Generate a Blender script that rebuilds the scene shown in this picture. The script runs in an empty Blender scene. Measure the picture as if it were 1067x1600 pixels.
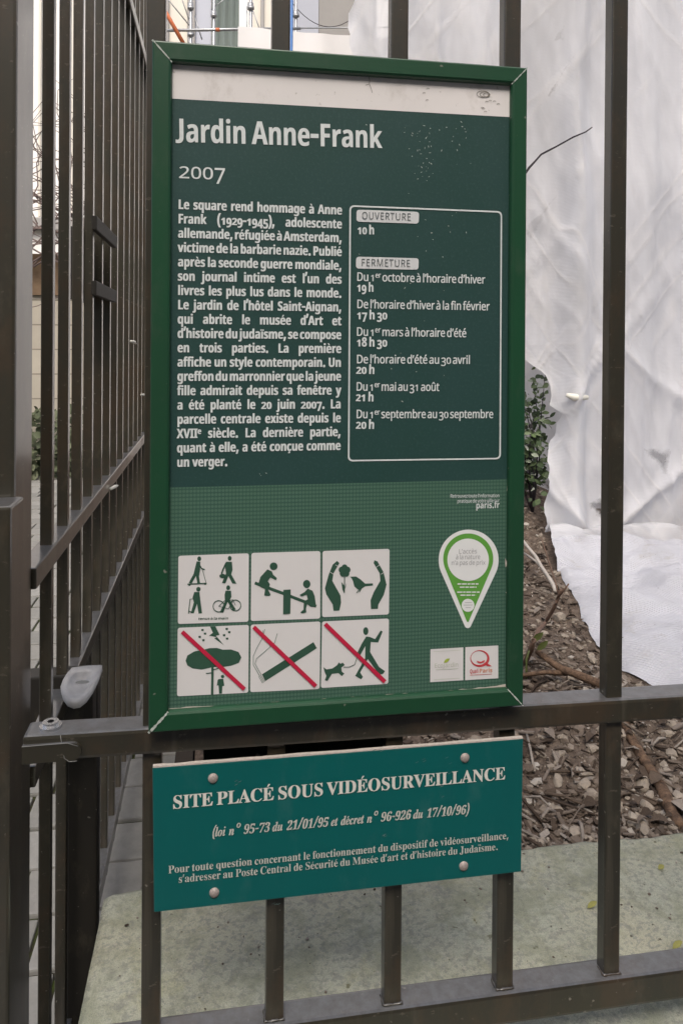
import bpy, bmesh, math, random
from mathutils import Vector, noise, Matrix
from math import sin, cos, pi, radians as R

# ------------------------------------------------------------------ camera, world, sun
SC = bpy.context.scene
COL = SC.collection
EYE = 1.5
YAW, PITCH, ROLL = 0.1615, 0.0059, 0.0071
FPX, CXP, CYP, IW, IH = 1177.5, 534.48, 542.44, 1067.0, 1600.0
fw0 = Vector((sin(YAW), cos(YAW), 0)); rt0 = Vector((cos(YAW), -sin(YAW), 0)); up0 = Vector((0, 0, 1))
FW = fw0 * cos(PITCH) - up0 * sin(PITCH); UP1 = up0 * cos(PITCH) + fw0 * sin(PITCH)
RT = rt0 * cos(ROLL) + UP1 * sin(ROLL); UP = UP1 * cos(ROLL) - rt0 * sin(ROLL)
cd = bpy.data.cameras.new('camera'); cam = bpy.data.objects.new('camera', cd); COL.objects.link(cam)
cam.matrix_world = Matrix(((RT.x, UP.x, -FW.x, 0), (RT.y, UP.y, -FW.y, 0), (RT.z, UP.z, -FW.z, EYE), (0, 0, 0, 1)))
cd.sensor_width = 36; cd.lens = FPX / IH * 36
cd.shift_x = (IW / 2 - CXP) / IH; cd.shift_y = -(IH / 2 - CYP) / IH
cd.clip_start = 0.02; cd.clip_end = 500
SC.camera = cam

SUN_EL, SUN_AZ = 52, 190            # azimuth measured like the sky's rotation
W = bpy.data.worlds.new('World'); SC.world = W; W.use_nodes = True
nt = W.node_tree; bg = nt.nodes['Background']
sky = nt.nodes.new('ShaderNodeTexSky'); sky.sky_type = 'NISHITA'; sky.sun_disc = False
sky.sun_elevation = R(SUN_EL); sky.sun_rotation = R(SUN_AZ)
sky.air_density = 1.0; sky.dust_density = 6.0; sky.ozone_density = 1.0
hs = nt.nodes.new('ShaderNodeHueSaturation'); hs.inputs['Saturation'].default_value = 0.85
nt.links.new(sky.outputs[0], hs.inputs['Color']); nt.links.new(hs.outputs[0], bg.inputs[0])
bg.inputs[1].default_value = 0.15
sl = bpy.data.lights.new('sun', 'SUN'); sl.energy = 1.1; sl.angle = R(25); sl.color = (1, 0.965, 0.92)
so = bpy.data.objects.new('sun', sl); COL.objects.link(so)
sd = Vector((sin(R(SUN_AZ)) * cos(R(SUN_EL)), cos(R(SUN_AZ)) * cos(R(SUN_EL)), sin(R(SUN_EL))))
so.rotation_euler = sd.to_track_quat('Z', 'Y').to_euler(); so.location = (0, -3, 8)
SC.view_settings.view_transform = 'Standard'; SC.view_settings.look = 'None'
SC.view_settings.gamma = 1; SC.view_settings.use_curve_mapping = False
SC.view_settings.exposure = 0.58
rnd = random.Random(7)

# ------------------------------------------------------------------ helpers
def ray(u, v):
    du, dv = u - CXP, v - CYP
    return RT * (du / FPX) - UP * (dv / FPX) + FW
def at(u, v, y):                    # photo pixel -> point on the vertical plane at depth y
    r = ray(u, v); return Vector((0, 0, EYE)) + r * (y / r.y)
def atz(u, v, z):
    r = ray(u, v); return Vector((0, 0, EYE)) + r * ((z - EYE) / r.z)
def atx(u, v, x):
    r = ray(u, v); return Vector((0, 0, EYE)) + r * (x / r.x)

def link(name, me, mat=None, parent=None, loc=None):
    o = bpy.data.objects.new(name, me); COL.objects.link(o)
    if mat:
        for m in (mat if isinstance(mat, (list, tuple)) else [mat]): me.materials.append(m)
    if parent: o.parent = parent
    if loc: o.location = loc
    return o
def tag(o, label=None, cat=None, group=None, kind=None):
    if label: o['label'] = label
    if cat: o['category'] = cat
    if group: o['group'] = group
    if kind: o['kind'] = kind
    return o
def empty(name, loc=(0, 0, 0)):
    o = bpy.data.objects.new(name, None); COL.objects.link(o); o.location = loc; o.empty_display_size = .05
    return o

class MB:
    """collects shapes in world space, builds one mesh object"""
    def __init__(s): s.v = []; s.f = []; s.mi = []; s.sm = []
    def add(s, vs, fs, mi=0, smooth=False):
        b = len(s.v); s.v += [tuple(p) for p in vs]
        for f in fs: s.f.append([b + i for i in f]); s.mi.append(mi); s.sm.append(smooth)
    def box(s, x0, x1, y0, y1, z0, z1, c=0.0, mi=0):
        if c <= 0:
            vs = [(x, y, z) for x in (x0, x1) for y in (y0, y1) for z in (z0, z1)]
            s.add(vs, [(0, 1, 3, 2), (4, 6, 7, 5), (0, 4, 5, 1), (2, 3, 7, 6), (0, 2, 6, 4), (1, 5, 7, 3)], mi); return
        bm = bmesh.new(); bmesh.ops.create_cube(bm, size=1)
        for p in bm.verts:
            p.co = Vector((x0 + (p.co.x + .5) * (x1 - x0), y0 + (p.co.y + .5) * (y1 - y0), z0 + (p.co.z + .5) * (z1 - z0)))
        bmesh.ops.bevel(bm, geom=bm.edges[:], offset=c, segments=2, affect='EDGES', profile=.6)
        bm.verts.index_update()
        s.add([p.co.copy() for p in bm.verts], [[q.index for q in f.verts] for f in bm.faces], mi, False); bm.free()
    def tube(s, pts, r, n=8, mi=0, cap=True):
        pts = [Vector(p) for p in pts]; rs = r if isinstance(r, (list, tuple)) else [r] * len(pts)
        vs = []; fs = []
        for i, p in enumerate(pts):
            d = (pts[min(i + 1, len(pts) - 1)] - pts[max(i - 1, 0)]).normalized()
            a = d.orthogonal() if abs(d.z) > .9 else d.cross(Vector((0, 0, 1)))
            if abs(d.z) > .9: a = Vector((1, 0, 0)) - d * d.x
            a.normalize(); b = d.cross(a)
            for k in range(n):
                t = 2 * pi * k / n; vs.append(p + (a * cos(t) + b * sin(t)) * rs[i])
        for i in range(len(pts) - 1):
            for k in range(n):
                fs.append((i * n + k, i * n + (k + 1) % n, (i + 1) * n + (k + 1) % n, (i + 1) * n + k))
        if cap: fs += [tuple(range(n))[::-1], tuple((len(pts) - 1) * n + k for k in range(n))]
        s.add(vs, fs, mi, True)
    def poly(s, pts, mi=0): s.add(pts, [tuple(range(len(pts)))], mi)
    def build(s, name, mat=None, parent=None, origin=None):
        me = bpy.data.meshes.new(name)
        o3 = Vector(origin) if origin is not None else Vector((0, 0, 0))
        if parent is not None and origin is None: o3 = parent_world(parent)
        me.from_pydata([tuple(Vector(p) - o3) for p in s.v], [], s.f)
        me.polygons.foreach_set('material_index', s.mi); me.polygons.foreach_set('use_smooth', s.sm)
        me.validate(); me.update()
        o = link(name, me, mat, parent)
        if parent is None: o.location = o3
        return o
def parent_world(p):
    l = Vector((0, 0, 0))
    while p is not None: l += p.location; p = p.parent
    return l

# ------------------------------------------------------------------ materials
class NT:
    def __init__(s, name):
        s.m = bpy.data.materials.new(name); s.m.use_nodes = True; s.t = s.m.node_tree; s.b = s.t.nodes['Principled BSDF']
        s.co = s.t.nodes.new('ShaderNodeTexCoord').outputs['Object']
    def n(s, k, **kw):
        q = s.t.nodes.new(k)
        for a, b in kw.items(): setattr(q, a, b)
        return q
    def l(s, a, b): s.t.links.new(a, b)
    def noise(s, scale, detail=4, rough=.55, vec=None, stretch=None):
        q = s.n('ShaderNodeTexNoise'); q.inputs['Scale'].default_value = scale; q.inputs['Detail'].default_value = detail
        q.inputs['Roughness'].default_value = rough
        c = vec or s.co
        if stretch:
            mp = s.n('ShaderNodeMapping'); mp.inputs['Scale'].default_value = stretch; s.l(c, mp.inputs[0]); c = mp.outputs[0]
        s.l(c, q.inputs['Vector']); return q.outputs['Fac']
    def ramp(s, f, stops):
        q = s.n('ShaderNodeValToRGB'); e = q.color_ramp.elements
        while len(e) < len(stops): e.new(.5)
        for x, (p, c) in zip(e, stops): x.position = p; x.color = (c, c, c, 1) if isinstance(c, (int, float)) else (*c, 1)
        s.l(f, q.inputs[0]); return q.outputs[0]
    def mix(s, f, a, b, blend='MIX'):
        q = s.n('ShaderNodeMix', data_type='RGBA', blend_type=blend)
        for k, x in ((0, f), (6, a), (7, b)):
            if isinstance(x, (int, float)): q.inputs[k].default_value = x
            elif isinstance(x, tuple): q.inputs[k].default_value = (*x, 1)
            else: s.l(x, q.inputs[k])
        return q.outputs[2]
    def math(s, op, a, b=0.0, clamp=False):
        q = s.n('ShaderNodeMath', operation=op, use_clamp=clamp)
        for k, x in ((0, a), (1, b)):
            if isinstance(x, (int, float)): q.inputs[k].default_value = x
            else: s.l(x, q.inputs[k])
        return q.outputs[0]
    def bump(s, h, strength=.3, dist=.002):
        q = s.n('ShaderNodeBump'); q.inputs['Strength'].default_value = strength; q.inputs['Distance'].default_value = dist
        s.l(h, q.inputs['Height']); s.l(q.outputs[0], s.b.inputs['Normal'])
    def set(s, col=None, rough=None, spec=None, metal=None):
        for k, x in (('Base Color', col), ('Roughness', rough), ('Specular IOR Level', spec), ('Metallic', metal)):
            if x is None: continue
            if isinstance(x, tuple): s.b.inputs[k].default_value = (*x, 1)
            elif isinstance(x, (int, float)): s.b.inputs[k].default_value = x
            else: s.l(x, s.b.inputs[k])
        return s.m
M = {}
def paint(name, a, b, rough=.42, dirt=(.10, .085, .06), dirtamt=.5, chip=True, spec=.5, coat=.0, rust=0.0):
    t = NT(name)
    big = t.noise(9, 5, .6, stretch=(1, 1, .35)); fine = t.noise(160, 4, .6)
    c = t.mix(t.ramp(big, [(.3, 0.0), (.7, 1.0)]), a, b)
    d = t.ramp(t.noise(26, 6, .7, stretch=(1, 1, .5)), [(.55, 0.0), (.75, dirtamt)])
    c = t.mix(d, c, dirt)
    if rust:
        rs_ = t.ramp(t.noise(11, 7, .72, stretch=(1, 1, .6)), [(.50, 0.0), (.62, rust)])
        c = t.mix(rs_, c, (.060, .036, .019))
        dr = t.ramp(t.noise(30, 4, .6, stretch=(1.4, 1.4, .06)), [(.60, 0.0), (.72, .5)])
        c = t.mix(dr, c, (.085, .075, .055))
        hz = t.ramp(t.noise(140, 3, .6, stretch=(.5, 1, 1)), [(.66, 0.0), (.70, .45)])
        c = t.mix(hz, c, (.14, .12, .095))
    if chip:
        k = t.ramp(t.noise(95, 2, .5), [(.73, 0.0), (.76, .55)])
        c = t.mix(k, c, (.30, .28, .24))
    if coat:                                       # sky sheen painted on level faces as a bluish tint, broken by dusty specks
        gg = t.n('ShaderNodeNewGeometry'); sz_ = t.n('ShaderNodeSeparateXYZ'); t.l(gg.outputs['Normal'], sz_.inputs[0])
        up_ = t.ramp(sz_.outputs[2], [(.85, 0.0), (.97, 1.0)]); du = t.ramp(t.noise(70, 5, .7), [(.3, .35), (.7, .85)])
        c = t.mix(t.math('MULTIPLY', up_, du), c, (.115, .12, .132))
    t.bump(fine, .12, .001)
    r = t.math('ADD', rough - .08, t.math('MULTIPLY', big, .2))
    t.b.inputs['Coat Weight'].default_value = coat; t.b.inputs['Coat Roughness'].default_value = .16; t.b.inputs['Coat IOR'].default_value = 1.6
    M[name] = t.set(c, r, spec); return M[name]
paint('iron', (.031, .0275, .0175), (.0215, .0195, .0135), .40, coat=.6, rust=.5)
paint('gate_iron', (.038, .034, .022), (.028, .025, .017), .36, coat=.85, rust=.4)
paint('dark_iron', (.016, .014, .011), (.022, .019, .014), .55)
paint('green_frame', (.0105, .066, .029), (.010, .052, .024), .36, (.05, .085, .055), .5)
paint('teal', (.0005, .105, .100), (.0005, .094, .091), .36, (.035, .135, .13), .5, chip=False)
def flat(name, col, rough=.5, spec=.5, metal=0.0, var=.12, scale=60):
    t = NT(name); n_ = t.noise(scale, 4, .6)
    dk = tuple(c * (1 - var) for c in col); lt = tuple(min(1, c * (1 + var)) for c in col)
    M[name] = t.set(t.mix(n_, dk, lt), rough, spec, metal); return M[name]
flat('cage_iron', (.030, .027, .022), .6, .3, var=.3, scale=80)
flat('letter', (.66, .695, .685), .5, .3, var=.12, scale=240)
flat('tile_white', (.68, .665, .655), .4, .4, var=.04)
flat('picto_green', (.032, .085, .055), .5, .4, var=.15)
flat('picto_soft', (.22, .27, .24), .5, .3)
flat('red_bar', (.50, .018, .055), .45, .4)
flat('pin_white', (.74, .75, .74), .4, .4, var=.03)
flat('pin_green', (.115, .33, .055), .45, .4, var=.06)
flat('grey_ink', (.36, .36, .37), .6, .2)
flat('dark_ink', (.085, .10, .10), .6, .2)
flat('pill', (.62, .63, .63), .45, .4, var=.06)
flat('logo_green', (.33, .42, .06), .5)
flat('logo_red', (.52, .05, .06), .5)
flat('logo_orange', (.62, .25, .15), .5)
flat('pale_ink', (.52, .55, .47), .6, .2)
flat('worn_edge', (.52, .47, .42), .8, .2, var=.3, scale=300)
flat('wear', (.42, .46, .42), .8, .2, var=.4, scale=400)
flat('serif', (.66, .645, .585), .5, .4, var=.15, scale=300)
flat('serif_faded', (.50, .50, .45), .6, .3, var=.35, scale=420)
flat('zinc', (.36, .31, .285), .6, .4, .25, var=.5, scale=420)
flat('shiny_zinc', (.62, .62, .63), .25, .5, .9, var=.2, scale=80)
flat('pale_plate', (.33, .33, .335), .42, .5, .0, var=.35, scale=45)
flat('hole', (.004, .004, .004), .9, .1)
t = NT('header')
c = t.mix(t.ramp(t.noise(7, 4, .6), [(.35, 0.0), (.7, 1.0)]), (.77, .735, .715), (.71, .68, .66))
c = t.mix(t.ramp(t.noise(22, 6, .75, stretch=(1, 1, .6)), [(.56, 0.0), (.72, .5)]), c, (.48, .44, .40)); c = t.mix(t.ramp(t.noise(120, 3, .6), [(.70, 0.0), (.74, .5)]), c, (.30, .27, .23))
t.bump(t.noise(30, 3), .05, .001); M['header'] = t.set(c, .45, .4)
t = NT('text_field')
big = t.ramp(t.noise(7, 5, .6), [(.35, 0.0), (.7, 1.0)]); sp = t.ramp(t.noise(330, 3, .7), [(.52, 0.0), (.72, .6)])
c = t.mix(big, (.017, .055, .047), (.022, .060, .056))
sep = t.n('ShaderNodeSeparateXYZ'); t.l(t.co, sep.inputs[0])
top = t.ramp(t.math('ADD', t.math('MULTIPLY', sep.outputs[2], 2.6), t.math('MULTIPLY', t.noise(10, 3), .35)), [(.15 + .0, .12), (.85, 1.0)])
c = t.mix(t.math('MULTIPLY', sp, t.math('ADD', .1, t.math('MULTIPLY', top, .55))), c, (.065, .115, .105))
sc = t.ramp(t.noise(70, 6, .75, stretch=(1, 1, .5)), [(.66, 0.0), (.74, .45)])
c = t.mix(t.math('MULTIPLY', sc, .5), c, (.10, .14, .12))
t.bump(t.noise(330, 3), .10, .0006); M['text_field'] = t.set(c, .42, .5)
t = NT('pattern_field')                       # printed fabric-like dot weave
sep = t.n('ShaderNodeSeparateXYZ'); t.l(t.co, sep.inputs[0])
KX, K = 2 * pi / .0039, 2 * pi / .0044
sx = t.math('SINE', t.math('MULTIPLY', sep.outputs[0], KX)); sz = t.math('SINE', t.math('MULTIPLY', sep.outputs[2], K))
d1 = t.ramp(t.math('MULTIPLY', t.math('ADD', sx, 1.0), t.math('ADD', sz, 1.0)), [(.30, 0.0), (.95, 1.0)])
d2 = t.ramp(sz, [(.1, 0.0), (.9, 1.0)])
c = t.mix(d2, (.036, .092, .066), (.047, .110, .080)); c = t.mix(t.math('MULTIPLY', d1, .55), c, (.10, .185, .135))
c = t.mix(t.ramp(t.noise(14, 5, .65), [(.45, 0.0), (.8, .4)]), c, (.052, .118, .072))
M['pattern_field'] = t.set(c, .45, .45)

t = NT('stone')                               # mossy limestone coping
a = t.noise(5, 4, .6); b = t.noise(34, 5, .62); g = t.noise(300, 4, .7)
c = t.mix(t.ramp(a, [(.35, 0.0), (.68, 1.0)]), (.405, .395, .295), (.355, .375, .31))
c = t.mix(t.ramp(t.noise(105, 5, .65), [(.50, 0.0), (.58, .75)]), c, (.24, .25, .215))
c = t.mix(t.ramp(t.noise(150, 5, .7), [(.56, 0.0), (.66, .7)]), c, (.46, .445, .36))
c = t.mix(t.ramp(t.noise(58, 6, .75), [(.58, 0.0), (.66, .6)]), c, (.19, .19, .155))
c = t.mix(t.ramp(t.noise(64, 3, .6), [(.69, 0.0), (.715, .85)]), c, (.05, .045, .03))
c = t.mix(t.ramp(t.noise(8, 6, .75), [(.55, 0.0), (.70, .5)]), c, (.36, .345, .17))
c = t.mix(t.ramp(t.noise(13, 6, .74), [(.47, 0.0), (.62, .62)]), c, (.225, .24, .165))
c = t.mix(t.ramp(t.noise(24, 6, .75), [(.56, 0.0), (.64, .45)]), c, (.20, .205, .185))
gr = t.noise(620, 3, .8); c = t.mix(t.ramp(gr, [(.38, .45), (.52, 0.0)]), c, (.13, .13, .11))
hgt = t.math('ADD', t.math('MULTIPLY', t.noise(105, 5, .65), .7), t.math('MULTIPLY', g, .35)); t.bump(hgt, .6, .006)
M['stone'] = t.set(c, .9, .25)
t = NT('soil')
c = t.mix(t.ramp(t.noise(40, 8, .7), [(.35, 0.0), (.65, 1.0)]), (.07, .052, .040), (.19, .148, .118))
t.bump(t.noise(120, 6, .7), .8, .01); M['soil'] = t.set(c, .95, .15)
def island(name, stops, rough=.9, bumpscale=90):
    t = NT(name); g = t.n('ShaderNodeNewGeometry')
    c = t.ramp(g.outputs['Random Per Island'], stops)
    c = t.mix(t.math('MULTIPLY', t.noise(bumpscale, 5, .65), .7), c, t.mix(.6, c, (.03, .025, .02)))
    t.bump(t.noise(bumpscale * 2, 4, .6), .5, .004); M[name] = t.set(c, rough, .2)
island('rubble', [(0, (.11, .085, .066)), (.35, (.21, .168, .135)), (.7, (.33, .28, .225)), (.93, (.38, .325, .265)), (1, (.50, .46, .41))])
island('mulch', [(0, (.05, .035, .026)), (.4, (.115, .085, .064)), (.75, (.22, .18, .15)), (1, (.36, .32, .28))])
island('setts', [(0, (.235, .235, .22)), (.5, (.285, .28, .26)), (1, (.33, .325, .305))], .8, 30)
island('leafdark', [(0, (.035, .06, .028)), (.45, (.065, .10, .045)), (.75, (.13, .19, .08)), (.9, (.25, .30, .20)), (1, (.50, .53, .46))], .45, 60)
island('hedge', [(0, (.05, .065, .035)), (.6, (.09, .11, .06)), (1, (.20, .22, .14))], .6, 60)
t = NT('joint'); c = t.mix(t.ramp(t.noise(25, 5, .6), [(.42, 0.0), (.6, 1.0)]), (.03, .026, .02), (.045, .06, .018)); M['joint'] = t.set(c, .95, .1)
flat('asphalt', (.09, .09, .088), .9, .3, var=.35, scale=120)
t = NT('bark'); c = t.mix(t.ramp(t.noise(60, 6, .7, stretch=(1, 1, 1)), [(.35, 0.0), (.65, 1.0)]), (.05, .03, .02), (.19, .12, .075))
t.bump(t.noise(120, 5, .7), .6, .004); M['bark'] = t.set(c, .8, .3)
flat('twig', (.15, .095, .07), .7, .3, var=.35, scale=150)
flat('dry_stem', (.42, .38, .34), .8, .2, var=.3, scale=100)
flat('dark_twig', (.045, .04, .045), .8, .2)
flat('leaf_green', (.085, .105, .03), .55, .4, var=.4, scale=90)
flat('leaf_yellow', (.26, .25, .07), .6, .3, var=.4, scale=150)
flat('vine', (.17, .13, .12), .85, .2, var=.4)
t = NT('net')                                 # white woven scaffold sheeting, partly see-through
wv = t.n('ShaderNodeTexWave', wave_type='BANDS', bands_direction='Z'); wv.inputs['Scale'].default_value = 55; wv.inputs['Distortion'].default_value = 1.2
wv.inputs['Detail'].default_value = 1; t.l(t.co, wv.inputs['Vector'])
c = t.mix(t.ramp(t.noise(2.2, 5, .6), [(.35, 0.0), (.7, 1.0)]), (.925, .935, .975), (.87, .88, .925))
c = t.mix(t.math('MULTIPLY', wv.outputs['Fac'], .16), c, (.68, .68, .70))
st1 = t.ramp(t.noise(7, 3, .5, stretch=(1, 1, .10)), [(.35, 0.0), (.75, 1.0)]); c = t.mix(t.math('MULTIPLY', st1, .40), c, (.62, .63, .67))
def rot(a):
    q = t.n('ShaderNodeMapping'); q.inputs['Rotation'].default_value = (0, a, 0); t.l(t.co, q.inputs[0]); return q.outputs[0]
CR = t.math('MAXIMUM', t.ramp(t.noise(3.2, 2, .5, vec=rot(R(38)), stretch=(1.6, 1, .12)), [(.56, 0.0), (.60, 1.0), (.64, 0.0)]), t.ramp(t.noise(3.2, 2, .5, vec=rot(R(-40)), stretch=(1.6, 1, .12)), [(.54, 0.0), (.585, 1.0), (.63, 0.0)]))
c = t.mix(t.math('MULTIPLY', CR, .6), c, (.93, .925, .94))
t.set(c, .75, .2)
dif = t.b; trl = t.n('ShaderNodeBsdfTranslucent'); t.l(c, trl.inputs[0]); tra = t.n('ShaderNodeBsdfTransparent')
m1 = t.n('ShaderNodeMixShader'); m1.inputs[0].default_value = .45; t.l(dif.outputs[0], m1.inputs[1]); t.l(trl.outputs[0], m1.inputs[2])
gap = t.ramp(t.noise(1.7, 4, .55, stretch=(1.3, 1, .55)), [(.42, .02), (.60, .34)])
YN = 3.0
def tear_or_shade(g_, tri, amt):                       # a torn patch, or thinning that paints a fold shadow, in sheet coordinates
    A3 = [at(u, v, YN) - Vector((0, 0, 0)) for u, v in tri]; cx = sum(p.x for p in A3) / 3; cz = sum(p.z for p in A3) / 3; cur = None
    for i in range(3):
        a_, b_ = A3[i], A3[(i + 1) % 3]; nx, nz = -(b_.z - a_.z), b_.x - a_.x; l_ = math.hypot(nx, nz); nx /= l_; nz /= l_
        if (cx - a_.x) * nx + (cz - a_.z) * nz < 0: nx, nz = -nx, -nz
        d_ = t.math('ADD', t.math('ADD', t.math('MULTIPLY', SEP.outputs[0], nx), t.math('MULTIPLY', SEP.outputs[2], nz)), -(a_.x - NORG.x) * nx - (a_.z - NORG.z) * nz)
        cur = d_ if cur is None else t.math('MINIMUM', cur, d_)
    cur = t.math('ADD', cur, t.math('MULTIPLY', t.math('SUBTRACT', WOB, .5), .075))
    msk = t.ramp(t.math('MULTIPLY', cur, 38.0, True), [(.0, 0.0), (1.0, amt)])
    return t.math('MAXIMUM', g_, msk)
NORG = Vector((1.6, YN, .63)); SEP = t.n('ShaderNodeSeparateXYZ'); t.l(t.co, SEP.inputs[0]); WOB = t.noise(13, 5, .7)
for tri, amt in ((((996, 698), (1048, 701), (1034, 742)), .8), (((916, 784), (948, 774), (944, 826)), .95), (((826, 186), (893, 80), (858, 152)), .75), (((846, 78), (892, 8), (876, 70)), .4),
                 (((816, 345), (866, 306), (826, 392)), .32), (((898, 400), (906, 395), (914, 445)), .4), (((838, 200), (866, 186), (858, 236)), .22)):  # leading triangle imitates a fold shadow by thinning the sheet
    gap = tear_or_shade(gap, tri, amt)
m2 = t.n('ShaderNodeMixShader'); t.l(gap, m2.inputs[0]); t.l(m1.outputs[0], m2.inputs[1]); t.l(tra.outputs[0], m2.inputs[2])
t.l(m2.outputs[0], t.t.nodes['Material Output'].inputs[0])
hh = t.math('ADD', t.math('ADD', t.math('MULTIPLY', wv.outputs['Fac'], .10), t.math('MULTIPLY', CR, .5)), t.noise(14, 4, .6, stretch=(1, 1, .4))); t.bump(t.math('ADD', hh, t.math('MULTIPLY', t.noise(5, 5, .62, stretch=(1.8, 1, .25)), .7)), .40, .014)
M['net'] = t.m
t = NT('net_foot')                            # sheet foot on the earth: base darkened against open sky, plus soil stains
wv = t.n('ShaderNodeTexWave', wave_type='BANDS', bands_direction='DIAGONAL'); wv.inputs['Scale'].default_value = 40; wv.inputs['Distortion'].default_value = 1.5; t.l(t.co, wv.inputs['Vector'])
c = t.mix(t.ramp(t.noise(5, 5, .65), [(.35, 0.0), (.68, 1.0)]), (.52, .525, .565), (.43, .43, .46))
c = t.mix(t.math('MULTIPLY', wv.outputs['Fac'], .2), c, (.42, .42, .45))
c = t.mix(t.ramp(t.noise(9, 6, .75), [(.58, 0.0), (.70, .5)]), c, (.33, .30, .26))
c = t.mix(t.ramp(t.noise(60, 3, .6), [(.71, 0.0), (.74, .8)]), c, (.10, .08, .06))
t.bump(t.math('ADD', t.math('MULTIPLY', wv.outputs['Fac'], .2), t.noise(11, 5, .65)), .5, .02); M['net_foot'] = t.set(c, .75, .2)
flat('net_tie', (.72, .70, .62), .7, .2)
flat('tarp', (.76, .75, .745), .7, .3, var=.05, scale=3)
t = NT('plaster'); c = t.mix(t.ramp(t.noise(1.2, 6, .65), [(.35, 0.0), (.7, 1.0)]), (.86, .845, .81), (.80, .785, .76)); M['plaster'] = t.set(c, .85, .2)
t = NT('ashlar'); br = t.n('ShaderNodeTexBrick'); br.inputs['Scale'].default_value = 1.0; br.inputs['Brick Width'].default_value = .55; br.inputs['Row Height'].default_value = .28
br.inputs['Mortar Size'].default_value = .008; br.inputs['Color1'].default_value = (.47, .43, .36, 1); br.inputs['Color2'].default_value = (.40, .37, .31, 1); br.inputs['Mortar'].default_value = (.20, .18, .15, 1)
mp = t.n('ShaderNodeMapping'); mp.inputs['Rotation'].default_value = (R(90), 0, 0); t.l(t.co, mp.inputs[0]); t.l(mp.outputs[0], br.inputs['Vector'])
M['ashlar'] = t.set(t.mix(t.math('MULTIPLY', t.noise(6, 6, .7), .5), br.outputs['Color'], (.25, .23, .19)), .9, .2)
flat('brown_boards', (.16, .11, .07), .8, .2, var=.4, scale=8)
t = NT('concrete'); c = t.mix(t.noise(2.5, 6, .7), (.40, .385, .365), (.30, .29, .28)); M['concrete'] = t.set(c, .9, .2)
flat('beige', (.70, .66, .58), .85, .2, var=.06, scale=3)
flat('blue_grey', (.46, .48, .54), .7, .3, var=.06, scale=2)
flat('galv', (.40, .41, .42), .4, .5, .6, var=.15, scale=30)
flat('orange', (.60, .17, .07), .5, .4, var=.2)
flat('blue', (.06, .17, .42), .45, .4)
flat('green_net', (.21, .25, .235), .8, .2, var=.2, scale=3)
flat('glass_dark', (.05, .055, .06), .15, .6)
flat('edging', (.030, .024, .019), .9, .2, var=.4, scale=30)

# ------------------------------------------------------------------ ground: street, paving, soil bed
Z_COP = 0.63                                   # top of the coping
Y_COP0, Y_COP1 = .74, 1.232
X_COP = -.173
m = MB(); m.add([(-60, -40, -.012), (60, -40, -.012), (60, 60, -.012), (-60, 60, -.012)], [(0, 1, 2, 3)])
tag(m.build('street', M['asphalt']), kind='structure')
m = MB(); r2 = random.Random(3)
m.box(-4.2, -.085, -.2, 8.9, -.01, .012, mi=1)
y = -.16; row = 0
while y < 8.6:
    x = -4.1 - (row % 2) * .1; dy = .182
    while x < -.10:
        w = r2.uniform(.26, .42); x1 = min(x + w, -.09)
        if x1 - x > .02 and x1 > -2.6:
            m.box(x + .006, x1 - .004, y + .007, y + dy - .006, 0, .02 + r2.uniform(0, .006), c=.006)
        x += w
    y += dy; row += 1
tag(m.build('paving', [M['setts'], M['joint']]), kind='structure')

def soil_h(x, y):
    return Z_COP - .03 + .045 * min(1, max(0, (y - 1.25) / 1.2)) + .030 * noise.noise((x * 4, y * 4, 1)) + .014 * noise.noise((x * 14, y * 14, 4)) + .21 * math.exp(-((x - 1.36) ** 2 + (y - 3.5) ** 2) / .13)
m = MB(); NX, NY = 130, 150
vs = []
for j in range(NY + 1):
    yy = 1.236 + (j / NY) ** 1.6 * 5.8
    for i in range(NX + 1):
        xx = -.045 + (i / NX) ** 1.3 * 4.8
        vs.append((xx, yy, soil_h(xx, yy)))
m.add(vs, [(j * (NX + 1) + i, j * (NX + 1) + i + 1, (j + 1) * (NX + 1) + i + 1, (j + 1) * (NX + 1) + i) for j in range(NY) for i in range(NX)], 0, True)
tag(m.build('garden_soil', M['soil']), kind='structure')
m = MB(); m.box(-.085, -.048, 1.236, 7.0, -.01, Z_COP + .01, c=.004)
tag(m.build('bed_edging', M['edging']), 'dark low edging board holding the raised soil bed beside the paving', 'edging')

# coping wall
e = empty('stone_wall', (1.5, 1.0, 0))
tag(e, 'low stone wall with a mossy pale limestone top under the iron fence', 'wall')
m = MB(); m.box(X_COP + .02, 5, Y_COP0 + .02, Y_COP1 - .01, -.01, Z_COP - .11); m.build('wall_body', M['stone'], e)
m = MB(); NXc, NYc = 260, 40; vs = []
rw = random.Random(5)
for j in range(NYc + 1):
    for i in range(NXc + 1):
        a = i / NXc; xx = X_COP + a * 3.2; yy = Y_COP0 + (j / NYc) * (Y_COP1 - Y_COP0)
        if j == NYc: yy += .006 * noise.noise((xx * 9, 0, 3)) + .004 * noise.noise((xx * 40, 0, 5))
        z = Z_COP + .0035 * noise.noise((xx * 11, yy * 11, 2)) + .0018 * noise.noise((xx * 45, yy * 45, 8))
        if j in (0, NYc): z -= .006
        if i == 0: z -= .006
        vs.append((xx, yy, z))
nv = len(vs); W1 = NXc + 1
fs = [(j * W1 + i, j * W1 + i + 1, (j + 1) * W1 + i + 1, (j + 1) * W1 + i) for j in range(NYc) for i in range(NXc)]
ring = [i for i in range(W1)] + [j * W1 + NXc for j in range(1, NYc + 1)] + [NYc * W1 + i for i in range(NXc - 1, -1, -1)] + [j * W1 for j in range(NYc - 1, 0, -1)]
low = []
for k in ring: low.append(len(vs)); vs.append((vs[k][0], vs[k][1], Z_COP - .11))
for q in range(len(ring)):
    q2 = (q + 1) % len(ring); fs.append((ring[q], low[q], low[q2], ring[q2]))
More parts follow.
